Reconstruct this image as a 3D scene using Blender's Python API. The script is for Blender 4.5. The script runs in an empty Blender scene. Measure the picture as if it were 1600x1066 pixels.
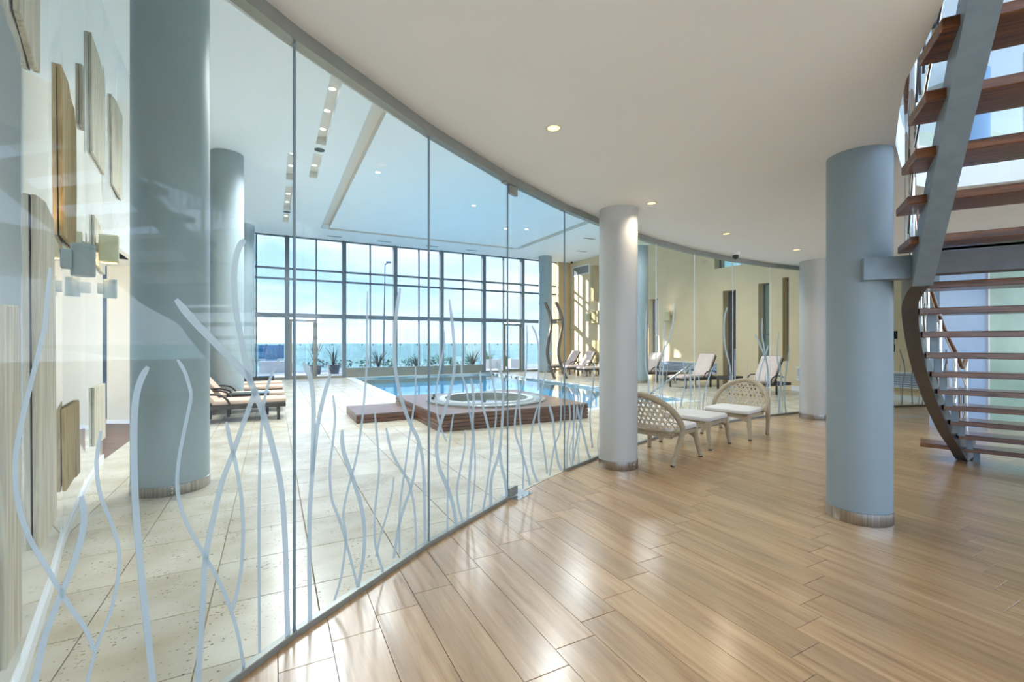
import bpy, math, random
from mathutils import Vector
from mathutils.geometry import tessellate_polygon

random.seed(7)
SC = bpy.context.scene
COL = SC.collection
PI = math.pi

# ---------------------------------------------------------------- camera
cam_d = bpy.data.cameras.new('camera')
cam_d.sensor_width = 36.0
cam_d.lens = 711.0 / 1600.0 * 36.0
cam_d.shift_y = 2.0 / 1600.0
cam_d.clip_start = 0.05
cam_d.clip_end = 6000.0
cam = bpy.data.objects.new('camera', cam_d)
cam.location = (0, 0, 1.5)
cam.rotation_euler = (PI / 2, 0, 0)
COL.objects.link(cam)
SC.camera = cam

# the hall stands at an angle to the lobby: u runs along the sea front, v towards the sea
TH = math.radians(27.7)
CU, SU = math.cos(TH), math.sin(TH)


def W(u, v, z=0.0):
    return Vector((CU * u - SU * v, SU * u + CU * v, z))


# ---------------------------------------------------------------- sky, sun, exposure
world = bpy.data.worlds.new('sky')
SC.world = world
world.use_nodes = True
nt = world.node_tree
nt.nodes.clear()
n_out = nt.nodes.new('ShaderNodeOutputWorld')
n_bg = nt.nodes.new('ShaderNodeBackground')
n_tc = nt.nodes.new('ShaderNodeTexCoord')
n_sep = nt.nodes.new('ShaderNodeSeparateXYZ')
n_ramp = nt.nodes.new('ShaderNodeValToRGB')
n_ramp.color_ramp.elements[0].position = 0.0
n_ramp.color_ramp.elements[0].color = (0.56, 0.71, 0.90, 1)
n_ramp.color_ramp.elements[1].position = 0.6
n_ramp.color_ramp.elements[1].color = (0.30, 0.50, 0.84, 1)
e = n_ramp.color_ramp.elements.new(0.12)
e.color = (0.37, 0.58, 0.90, 1)
n_map = nt.nodes.new('ShaderNodeMapping')
n_map.inputs['Scale'].default_value = (1.6, 1.6, 5.0)
n_noise = nt.nodes.new('ShaderNodeTexNoise')
n_noise.inputs['Scale'].default_value = 2.2
n_noise.inputs['Detail'].default_value = 7
n_noise.inputs['Roughness'].default_value = 0.55
n_cr = nt.nodes.new('ShaderNodeValToRGB')
n_cr.color_ramp.elements[0].position = 0.42
n_cr.color_ramp.elements[1].position = 0.68
n_mix = nt.nodes.new('ShaderNodeMixRGB')
n_mix.inputs[2].default_value = (0.74, 0.82, 0.90, 1)
nt.links.new(n_tc.outputs['Generated'], n_sep.inputs[0])
nt.links.new(n_sep.outputs['Z'], n_ramp.inputs[0])
nt.links.new(n_tc.outputs['Generated'], n_map.inputs[0])
nt.links.new(n_map.outputs[0], n_noise.inputs['Vector'])
nt.links.new(n_noise.outputs[0], n_cr.inputs[0])
nt.links.new(n_cr.outputs[0], n_mix.inputs[0])
nt.links.new(n_ramp.outputs[0], n_mix.inputs[1])
nt.links.new(n_mix.outputs[0], n_bg.inputs[0])
nt.links.new(n_bg.outputs[0], n_out.inputs[0])
n_bg.inputs[1].default_value = 2.1

sun_d = bpy.data.lights.new('sun', 'SUN')
sun_d.energy = 13.0
sun_d.angle = math.radians(0.6)
sun_d.color = (1.0, 0.93, 0.82)
sun = bpy.data.objects.new('sun', sun_d)
sd = W(1.0, -0.45, -0.27)
sun.rotation_euler = sd.to_track_quat('-Z', 'Y').to_euler()
sun.location = (-20, 20, 15)
COL.objects.link(sun)

SC.view_settings.view_transform = 'Standard'
SC.view_settings.look = 'None'
SC.view_settings.gamma = 1.0
SC.view_settings.use_curve_mapping = False
SC.view_settings.exposure = 1.05
LAMP = 1.0           # power factor of the recessed ceiling lamps
SC.cycles.max_bounces = 10
SC.cycles.diffuse_bounces = 6
SC.cycles.glossy_bounces = 5
SC.cycles.transparent_max_bounces = 40
SC.cycles.transmission_bounces = 6
SC.cycles.caustics_reflective = False
SC.cycles.caustics_refractive = False
SC.cycles.sample_clamp_indirect = 6.0
SC.cycles.use_denoising = True


# ---------------------------------------------------------------- materials
def new_mat(name):
    m = bpy.data.materials.new(name)
    m.use_nodes = True
    return m, m.node_tree, m.node_tree.nodes['Principled BSDF']


def plain(name, col, rough=0.5, metal=0.0, var=0.0, scale=6.0, bump=0.0, bscale=80.0, coat=0.0, emit=None, estr=0.0,
          stretch=None, spec=0.5):
    m, t, b = new_mat(name)
    b.inputs['Base Color'].default_value = (*col, 1)
    b.inputs['Roughness'].default_value = rough
    b.inputs['Metallic'].default_value = metal
    b.inputs['Coat Weight'].default_value = coat
    b.inputs['Coat Roughness'].default_value = 0.04
    b.inputs['Specular IOR Level'].default_value = spec
    if emit:
        b.inputs['Emission Color'].default_value = (*emit, 1)
        b.inputs['Emission Strength'].default_value = estr
    tc = t.nodes.new('ShaderNodeTexCoord')
    mp = t.nodes.new('ShaderNodeMapping')
    if stretch:
        mp.inputs['Scale'].default_value = stretch
    t.links.new(tc.outputs['Object'], mp.inputs[0])
    if var > 0:
        n = t.nodes.new('ShaderNodeTexNoise')
        n.inputs['Scale'].default_value = scale
        n.inputs['Detail'].default_value = 5
        t.links.new(mp.outputs[0], n.inputs['Vector'])
        r = t.nodes.new('ShaderNodeValToRGB')
        r.color_ramp.elements[0].position = 0.3
        r.color_ramp.elements[1].position = 0.7
        r.color_ramp.elements[0].color = (*[c * (1 - var) for c in col], 1)
        r.color_ramp.elements[1].color = (*[min(1, c * (1 + var)) for c in col], 1)
        t.links.new(n.outputs[0], r.inputs[0])
        t.links.new(r.outputs[0], b.inputs['Base Color'])
    if bump > 0:
        n2 = t.nodes.new('ShaderNodeTexNoise')
        n2.inputs['Scale'].default_value = bscale
        n2.inputs['Detail'].default_value = 3
        t.links.new(mp.outputs[0], n2.inputs['Vector'])
        bp = t.nodes.new('ShaderNodeBump')
        bp.inputs['Strength'].default_value = bump
        bp.inputs['Distance'].default_value = 0.01
        t.links.new(n2.outputs[0], bp.inputs['Height'])
        t.links.new(bp.outputs[0], b.inputs['Normal'])
    return m


def glass(name, tint, base=0.035, gain=0.85, power=4.0, rough=0.0):
    m = bpy.data.materials.new(name)
    m.use_nodes = True
    t = m.node_tree
    t.nodes.clear()
    o = t.nodes.new('ShaderNodeOutputMaterial')
    tr = t.nodes.new('ShaderNodeBsdfTransparent')
    tr.inputs[0].default_value = (*tint, 1)
    gl = t.nodes.new('ShaderNodeBsdfGlossy')
    gl.inputs['Roughness'].default_value = rough
    gl.inputs[0].default_value = (1, 1, 1, 1)
    lw = t.nodes.new('ShaderNodeLayerWeight')
    lw.inputs['Blend'].default_value = 0.5
    pw = t.nodes.new('ShaderNodeMath')
    pw.operation = 'POWER'
    pw.inputs[1].default_value = power
    ma = t.nodes.new('ShaderNodeMath')
    ma.operation = 'MULTIPLY_ADD'
    ma.inputs[1].default_value = gain
    ma.inputs[2].default_value = base
    mx = t.nodes.new('ShaderNodeMixShader')
    t.links.new(lw.outputs['Facing'], pw.inputs[0])
    t.links.new(pw.outputs[0], ma.inputs[0])
    t.links.new(ma.outputs[0], mx.inputs[0])
    t.links.new(tr.outputs[0], mx.inputs[1])
    t.links.new(gl.outputs[0], mx.inputs[2])
    t.links.new(mx.outputs[0], o.inputs[0])
    return m, t, gl, mx


def pos_uv(t, scale):
    """world position turned into the hall's u, v axes and scaled"""
    g = t.nodes.new('ShaderNodeNewGeometry')
    r = t.nodes.new('ShaderNodeVectorRotate')
    r.rotation_type = 'Z_AXIS'
    r.inputs['Angle'].default_value = -TH
    t.links.new(g.outputs['Position'], r.inputs['Vector'])
    m = t.nodes.new('ShaderNodeMapping')
    m.inputs['Scale'].default_value = scale
    t.links.new(r.outputs[0], m.inputs[0])
    return g, m.outputs[0]


def piece_random(t, g):
    oi = t.nodes.new('ShaderNodeObjectInfo')
    a = t.nodes.new('ShaderNodeMath')
    a.operation = 'ADD'
    t.links.new(oi.outputs['Random'], a.inputs[0])
    t.links.new(g.outputs['Random Per Island'], a.inputs[1])
    f = t.nodes.new('ShaderNodeMath')
    f.operation = 'FRACT'
    t.links.new(a.outputs[0], f.inputs[0])
    return f.outputs[0]


def mat_planks():
    m, t, b = new_mat('wood_look_plank')
    g, p = pos_uv(t, (26, 1.6, 1))
    rnd = piece_random(t, g)
    n = t.nodes.new('ShaderNodeTexNoise')
    n.noise_dimensions = '4D'
    n.inputs['Scale'].default_value = 1.0
    n.inputs['Detail'].default_value = 6
    n.inputs['Roughness'].default_value = 0.62
    n.inputs['Distortion'].default_value = 0.6
    mul = t.nodes.new('ShaderNodeMath')
    mul.operation = 'MULTIPLY'
    mul.inputs[1].default_value = 37.0
    t.links.new(rnd, mul.inputs[0])
    t.links.new(mul.outputs[0], n.inputs['W'])
    t.links.new(p, n.inputs['Vector'])
    r = t.nodes.new('ShaderNodeValToRGB')
    r.color_ramp.elements[0].position = 0.28
    r.color_ramp.elements[0].color = (0.27, 0.15, 0.07, 1)
    r.color_ramp.elements[1].position = 0.68
    r.color_ramp.elements[1].color = (0.56, 0.375, 0.21, 1)
    e = r.color_ramp.elements.new(0.45)
    e.color = (0.45, 0.28, 0.14, 1)
    t.links.new(n.outputs[0], r.inputs[0])
    # long soft streaks
    g2, p2 = pos_uv(t, (7, 0.7, 1))
    n2 = t.nodes.new('ShaderNodeTexNoise')
    n2.noise_dimensions = '4D'
    n2.inputs['Scale'].default_value = 1.0
    n2.inputs['Detail'].default_value = 3
    t.links.new(mul.outputs[0], n2.inputs['W'])
    t.links.new(p2, n2.inputs['Vector'])
    hs = t.nodes.new('ShaderNodeHueSaturation')
    t.links.new(r.outputs[0], hs.inputs['Color'])
    v1 = t.nodes.new('ShaderNodeMapRange')
    v1.inputs['From Min'].default_value = 0.25
    v1.inputs['From Max'].default_value = 0.75
    v1.inputs['To Min'].default_value = 0.82
    v1.inputs['To Max'].default_value = 1.16
    t.links.new(n2.outputs[0], v1.inputs[0])
    v2 = t.nodes.new('ShaderNodeMapRange')
    v2.inputs['To Min'].default_value = 0.88
    v2.inputs['To Max'].default_value = 1.10
    t.links.new(rnd, v2.inputs[0])
    mm = t.nodes.new('ShaderNodeMath')
    mm.operation = 'MULTIPLY'
    t.links.new(v1.outputs[0], mm.inputs[0])
    t.links.new(v2.outputs[0], mm.inputs[1])
    t.links.new(mm.outputs[0], hs.inputs['Value'])
    t.links.new(hs.outputs[0], b.inputs['Base Color'])
    b.inputs['Roughness'].default_value = 0.3
    b.inputs['Coat Weight'].default_value = 0.7
    b.inputs['Coat IOR'].default_value = 1.6
    b.inputs['Coat Roughness'].default_value = 0.2
    return m


def mat_travertine():
    m, t, b = new_mat('travertine')
    g, p = pos_uv(t, (1, 1, 1))
    rnd = piece_random(t, g)
    n = t.nodes.new('ShaderNodeTexNoise')
    n.inputs['Scale'].default_value = 2.6
    n.inputs['Detail'].default_value = 6
    t.links.new(p, n.inputs['Vector'])
    r = t.nodes.new('ShaderNodeValToRGB')
    r.color_ramp.elements[0].position = 0.3
    r.color_ramp.elements[0].color = (0.55, 0.475, 0.345, 1)
    r.color_ramp.elements[1].position = 0.68
    r.color_ramp.elements[1].color = (0.72, 0.67, 0.56, 1)
    t.links.new(n.outputs[0], r.inputs[0])
    # clustered pits
    g3, p3 = pos_uv(t, (38, 60, 1))
    n3 = t.nodes.new('ShaderNodeTexNoise')
    n3.inputs['Scale'].default_value = 1.0
    n3.inputs['Detail'].default_value = 2
    t.links.new(p3, n3.inputs['Vector'])
    n4 = t.nodes.new('ShaderNodeTexNoise')
    n4.inputs['Scale'].default_value = 4.5
    t.links.new(p, n4.inputs['Vector'])
    ad = t.nodes.new('ShaderNodeMath')
    ad.operation = 'MULTIPLY_ADD'
    ad.inputs[1].default_value = 0.35
    t.links.new(n4.outputs[0], ad.inputs[0])
    t.links.new(n3.outputs[0], ad.inputs[2])
    pr = t.nodes.new('ShaderNodeValToRGB')
    pr.color_ramp.elements[0].position = 0.84
    pr.color_ramp.elements[1].position = 0.875
    t.links.new(ad.outputs[0], pr.inputs[0])
    mx = t.nodes.new('ShaderNodeMixRGB')
    mx.inputs[2].default_value = (0.27, 0.21, 0.13, 1)
    t.links.new(pr.outputs[0], mx.inputs[0])
    t.links.new(r.outputs[0], mx.inputs[1])
    hs = t.nodes.new('ShaderNodeHueSaturation')
    v2 = t.nodes.new('ShaderNodeMapRange')
    v2.inputs['To Min'].default_value = 0.9
    v2.inputs['To Max'].default_value = 1.08
    t.links.new(rnd, v2.inputs[0])
    t.links.new(v2.outputs[0], hs.inputs['Value'])
    t.links.new(mx.outputs[0], hs.inputs['Color'])
    t.links.new(hs.outputs[0], b.inputs['Base Color'])
    bp = t.nodes.new('ShaderNodeBump')
    bp.inputs['Strength'].default_value = 0.5
    bp.inputs['Distance'].default_value = 0.004
    bp.invert = True
    t.links.new(pr.outputs[0], bp.inputs['Height'])
    t.links.new(bp.outputs[0], b.inputs['Normal'])
    b.inputs['Roughness'].default_value = 0.24
    return m


def mat_grain(name, dark, light, scale=(30, 2, 30), rough=0.4, dist=0.8, rot=0.0, bump=0.0, coat=0.0):
    m, t, b = new_mat(name)
    tc = t.nodes.new('ShaderNodeTexCoord')
    mp = t.nodes.new('ShaderNodeMapping')
    mp.inputs['Scale'].default_value = scale
    t.links.new(tc.outputs['Object'], mp.inputs[0])
    oi = t.nodes.new('ShaderNodeObjectInfo')
    mu = t.nodes.new('ShaderNodeMath')
    mu.operation = 'MULTIPLY'
    mu.inputs[1].default_value = 23
    t.links.new(oi.outputs['Random'], mu.inputs[0])
    n = t.nodes.new('ShaderNodeTexNoise')
    n.noise_dimensions = '4D'
    n.inputs['Scale'].default_value = 1
    n.inputs['Detail'].default_value = 5
    n.inputs['Distortion'].default_value = dist
    t.links.new(mp.outputs[0], n.inputs['Vector'])
    t.links.new(mu.outputs[0], n.inputs['W'])
    r = t.nodes.new('ShaderNodeValToRGB')
    r.color_ramp.elements[0].position = 0.32
    r.color_ramp.elements[0].color = (*dark, 1)
    r.color_ramp.elements[1].position = 0.66
    r.color_ramp.elements[1].color = (*light, 1)
    t.links.new(n.outputs[0], r.inputs[0])
    t.links.new(r.outputs[0], b.inputs['Base Color'])
    b.inputs['Roughness'].default_value = rough
    b.inputs['Coat Weight'].default_value = coat
    if bump:
        bp = t.nodes.new('ShaderNodeBump')
        bp.inputs['Strength'].default_value = bump
        bp.inputs['Distance'].default_value = 0.01
        t.links.new(n.outputs[0], bp.inputs['Height'])
        t.links.new(bp.outputs[0], b.inputs['Normal'])
    return m


def mat_water(name, tint, strength, dist, scale, base=0.03):
    m, t, gl, mx = glass(name, tint, base, 0.9, 4.0, 0.0)
    n = t.nodes.new('ShaderNodeTexNoise')
    n.inputs['Scale'].default_value = scale
    n.inputs['Detail'].default_value = 2
    tc = t.nodes.new('ShaderNodeTexCoord')
    t.links.new(tc.outputs['Object'], n.inputs['Vector'])
    bp = t.nodes.new('ShaderNodeBump')
    bp.inputs['Strength'].default_value = strength
    bp.inputs['Distance'].default_value = dist
    t.links.new(n.outputs[0], bp.inputs['Height'])
    t.links.new(bp.outputs[0], gl.inputs['Normal'])
    return m


def mat_mosaic():
    m, t, b = new_mat('pool_mosaic')
    g, p = pos_uv(t, (1, 1, 1))
    br = t.nodes.new('ShaderNodeTexBrick')
    br.offset = 0.0
    br.inputs['Scale'].default_value = 8.0
    br.inputs['Brick Width'].default_value = 0.5
    br.inputs['Row Height'].default_value = 0.5
    br.inputs['Mortar Size'].default_value = 0.012
    br.inputs['Color1'].default_value = (0.12, 0.60, 0.88, 1)
    br.inputs['Color2'].default_value = (0.20, 0.68, 0.93, 1)
    br.inputs['Mortar'].default_value = (0.5, 0.75, 0.85, 1)
    t.links.new(p, br.inputs['Vector'])
    t.links.new(br.outputs[0], b.inputs['Base Color'])
    b.inputs['Roughness'].default_value = 0.3
    return m


M = {}
M['plank'] = mat_planks()
M['travertine'] = mat_travertine()
M['grout'] = plain('floor_grout', (0.50, 0.41, 0.28), 0.8, var=0.1)
M['grout_dark'] = plain('plank_grout', (0.16, 0.11, 0.07), 0.8, var=0.1)
M['ceiling'] = plain('ceiling_paint', (0.88, 0.89, 0.895), 0.7, var=0.01, scale=1.5)
M['ceiling_pool'] = plain('pool_ceiling_paint', (0.86, 0.915, 0.945), 0.7, var=0.01, scale=1.5)
M['groove'] = plain('groove_shade_lining', (0.76, 0.735, 0.68), 0.7, var=0.01)  # beige-grey puts the shade of the ceiling recesses into the colour
M['column'] = plain('shaded_column_paint', (0.25, 0.315, 0.345), 0.45, var=0.015, scale=3, bump=0.03, bscale=150)  # darker copy of the pale column paint, with the shade put into it
M['column_pool'] = plain('pool_column_paint', (0.33, 0.405, 0.43), 0.45, var=0.015, scale=3, bump=0.03, bscale=150)
M['column_lit'] = plain('lit_column_paint', (0.50, 0.50, 0.485), 0.45, var=0.015, scale=3, bump=0.03, bscale=150)  # lit tone of the same column paint
M['steel_band'] = plain('brushed_steel', (0.42, 0.405, 0.38), 0.28, 1.0, var=0.25, scale=2.0, stretch=(30, 30, 0.5))
M['chrome'] = plain('polished_steel', (0.72, 0.73, 0.74), 0.12, 1.0)
M['gloss_wall'] = plain('back_painted_glass', (0.84, 0.89, 0.93), 0.03, coat=1.0, spec=0.6)
M['weathered'] = mat_grain('weathered_wood', (0.44, 0.38, 0.27), (0.74, 0.69, 0.56), (26, 26, 1.6), 0.75, 1.2, bump=0.6)
M['weathered_gold_glow'] = mat_grain('honey_wood_and_sconce_glow', (0.36, 0.25, 0.11), (0.62, 0.47, 0.25), (26, 26, 1.6), 0.75, 1.2, bump=0.6)  # honey wood tone; on the panel above the sconce it paints the lamp's glow
M['sconce'] = plain('grey_enamel', (0.36, 0.43, 0.44), 0.45, var=0.05)
M['sconce_cream'] = plain('cream_enamel', (0.62, 0.58, 0.36), 0.45, var=0.04)
M['lamp_glow'] = plain('lamp_diffuser', (1, 0.9, 0.7), 0.4, emit=(1.0, 0.58, 0.18), estr=1.6)
M['lamp_white'] = plain('white_lamp_diffuser', (1, 1, 1), 0.4, emit=(1.0, 0.97, 0.92), estr=3.0)
M['trim_ring'] = plain('lamp_trim', (0.78, 0.74, 0.66), 0.35, 0.3)
M['alu'] = plain('anodised_aluminium', (0.16, 0.19, 0.215), 0.4, 0.35, var=0.05)
M['alu_warm'] = plain('bronze_aluminium', (0.25, 0.235, 0.19), 0.4, 0.35, var=0.05)
M['rail'] = plain('partition_channel', (0.30, 0.315, 0.29), 0.4, 0.5, var=0.05)
M['glass'], _t, _g, _m = glass('partition_glass', (0.965, 0.985, 0.985), 0.02, 0.55, 5.0)
M['win_glass'], _t, _g, _m = glass('window_glass', (0.63, 0.64, 0.66), 0.02, 0.6, 5.0)
M['clear_glass'], _t, _g, _m = glass('entrance_glass', (0.97, 0.985, 0.985), 0.02, 0.6, 5.0)
M['teal_glass'], _t, _g, _m = glass('teal_glass', (0.42, 0.60, 0.62), 0.4, 0.6, 4.0)
M['seam'] = plain('joint_seal', (0.22, 0.30, 0.36), 0.35)
M['seam_light'] = plain('clear_joint_seal', (0.75, 0.78, 0.78), 0.25)
M['frost'], _t, _g, _m = glass('frosted_film', (0.9, 0.94, 0.96), 0.62, 0.0, 4.0, 0.6)
_d = _t.nodes.new('ShaderNodeBsdfDiffuse')            # the film scatters light instead of mirroring it
_d.inputs[0].default_value = (0.56, 0.68, 0.75, 1)
_t.links.new(_d.outputs[0], _m.inputs[2])
M['cream'] = plain('cream_wall', (0.76, 0.61, 0.39), 0.75, var=0.03, scale=2, bump=0.05, bscale=200)
M['cream_light'] = plain('pale_cream_wall', (0.74, 0.69, 0.58), 0.75, var=0.03, scale=2, bump=0.05, bscale=200)
M['ochre'] = plain('ochre_wall', (0.50, 0.38, 0.20), 0.75, var=0.04, scale=2)
M['white'] = plain('white_paint', (0.84, 0.85, 0.86), 0.5, var=0.01)
M['dark_door'] = plain('dark_door', (0.055, 0.05, 0.06), 0.4, var=0.1)
M['dark_wood_floor'] = mat_grain('dark_timber', (0.09, 0.045, 0.03), (0.2, 0.11, 0.075), (3, 30, 10), 0.4)
M['navy'] = plain('navy_panel', (0.06, 0.10, 0.16), 0.4, var=0.2)
M['mosaic'] = mat_mosaic()
M['coping'] = plain('pool_coping', (0.78, 0.80, 0.78), 0.35, var=0.04)
M['dash_blue'] = plain('reflection_dash_blue', (0.02, 0.20, 0.50), 0.15, var=0.1)
M['water'] = mat_water('pool_water', (0.80, 0.96, 0.99), 0.05, 0.05, 1.6, 0.03)
M['spa_water'] = mat_water('spa_water', (0.80, 0.86, 0.84), 0.03, 0.03, 2.0)
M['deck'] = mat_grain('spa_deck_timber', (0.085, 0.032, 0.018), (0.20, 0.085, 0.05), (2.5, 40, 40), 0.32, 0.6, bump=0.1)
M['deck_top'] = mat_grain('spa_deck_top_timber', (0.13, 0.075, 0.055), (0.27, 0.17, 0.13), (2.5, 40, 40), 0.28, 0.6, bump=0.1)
M['spa'] = plain('spa_shell', (0.22, 0.235, 0.215), 0.25, var=0.05, scale=60)
M['spa_rim'] = plain('spa_rim', (0.55, 0.57, 0.56), 0.2)
M['lounger_frame'] = plain('dark_woven_frame', (0.045, 0.035, 0.032), 0.45, bump=0.3, bscale=180)
M['tan'] = plain('tan_cushion', (0.66, 0.475, 0.36), 0.85, var=0.05, scale=8, bump=0.15, bscale=240)
M['pink'] = plain('pale_rose_cushion', (0.70, 0.56, 0.50), 0.85, var=0.05, scale=8, bump=0.15, bscale=240)
M['table_glass'], _t, _g, _m = glass('table_glass', (0.6, 0.8, 0.78), 0.15, 0.6, 4.0)
M['rattan'] = plain('woven_rattan', (0.42, 0.345, 0.235), 0.6, var=0.14, scale=50, bump=0.5, bscale=220)
M['rattan_light'] = plain('lattice_rattan', (0.64, 0.545, 0.40), 0.6, var=0.12, scale=60, bump=0.3, bscale=220)
M['cushion'] = plain('pale_grey_cushion', (0.66, 0.645, 0.625), 0.9, var=0.03, scale=14, bump=0.15, bscale=260)
M['rubber'] = plain('black_rubber', (0.03, 0.027, 0.025), 0.6)
M['tread'] = mat_grain('stair_tread_wood', (0.05, 0.014, 0.004), (0.24, 0.082, 0.022), (2.2, 34, 34), 0.3, 0.9, coat=0.2)
M['stair_steel'] = plain('painted_stair_steel', (0.21, 0.275, 0.325), 0.42, 0.1, var=0.08, scale=12, bump=0.03)
M['stair_dark'] = plain('dark_stair_steel', (0.085, 0.082, 0.083), 0.4, 0.2, var=0.1, scale=10)
M['hand_wood'] = mat_grain('handrail_wood', (0.10, 0.04, 0.02), (0.26, 0.13, 0.06), (20, 20, 20), 0.3)
M['green_glass'] = plain('green_frosted_glass', (0.36, 0.52, 0.43), 0.22, var=0.16, scale=1.6, stretch=(1.2, 1.2, 0.6))
M['blue_wall'] = plain('pale_blue_wall', (0.37, 0.52, 0.74), 0.6, var=0.02)
M['upper_green'] = plain('pale_green_wall', (0.63, 0.68, 0.56), 0.7, var=0.02)
M['blue_col'] = plain('blue_column_paint', (0.25, 0.40, 0.60), 0.45, var=0.02)
M['black'] = plain('black_plastic', (0.02, 0.022, 0.025), 0.35)
M['shower'] = plain('wavy_tube_metal', (0.15, 0.115, 0.085), 0.25, 0.8, var=0.1)
M['grille'] = plain('grey_grille', (0.33, 0.36, 0.38), 0.5)
M['terrace'] = plain('terrace_paving', (0.80, 0.785, 0.75), 0.7, var=0.05, scale=1.0)
M['sea'] = plain('sea_water', (0.28, 0.50, 0.47), 0.55, var=0.08, scale=0.02)
M['blue_fence'] = plain('blue_boards', (0.09, 0.38, 0.72), 0.5, var=0.08, scale=1.5)
M['leaf_dark'] = plain('dark_flax_leaf', (0.045, 0.055, 0.05), 0.5, var=0.3, scale=3)
M['leaf'] = plain('green_leaf', (0.08, 0.17, 0.06), 0.5, var=0.3, scale=3)
M['pot'] = plain('slate_planter', (0.13, 0.16, 0.20), 0.6, var=0.1)
M['hedge'] = plain('seaside_shrub', (0.10, 0.18, 0.12), 0.7, var=0.3, scale=4)
M['pole'] = plain('lamp_post_metal', (0.16, 0.22, 0.28), 0.5)
M['frost_bal'], _t, _g, _m = glass('balustrade_glass', (0.90, 0.94, 0.95), 0.12, 0.5, 4.0)


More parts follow.
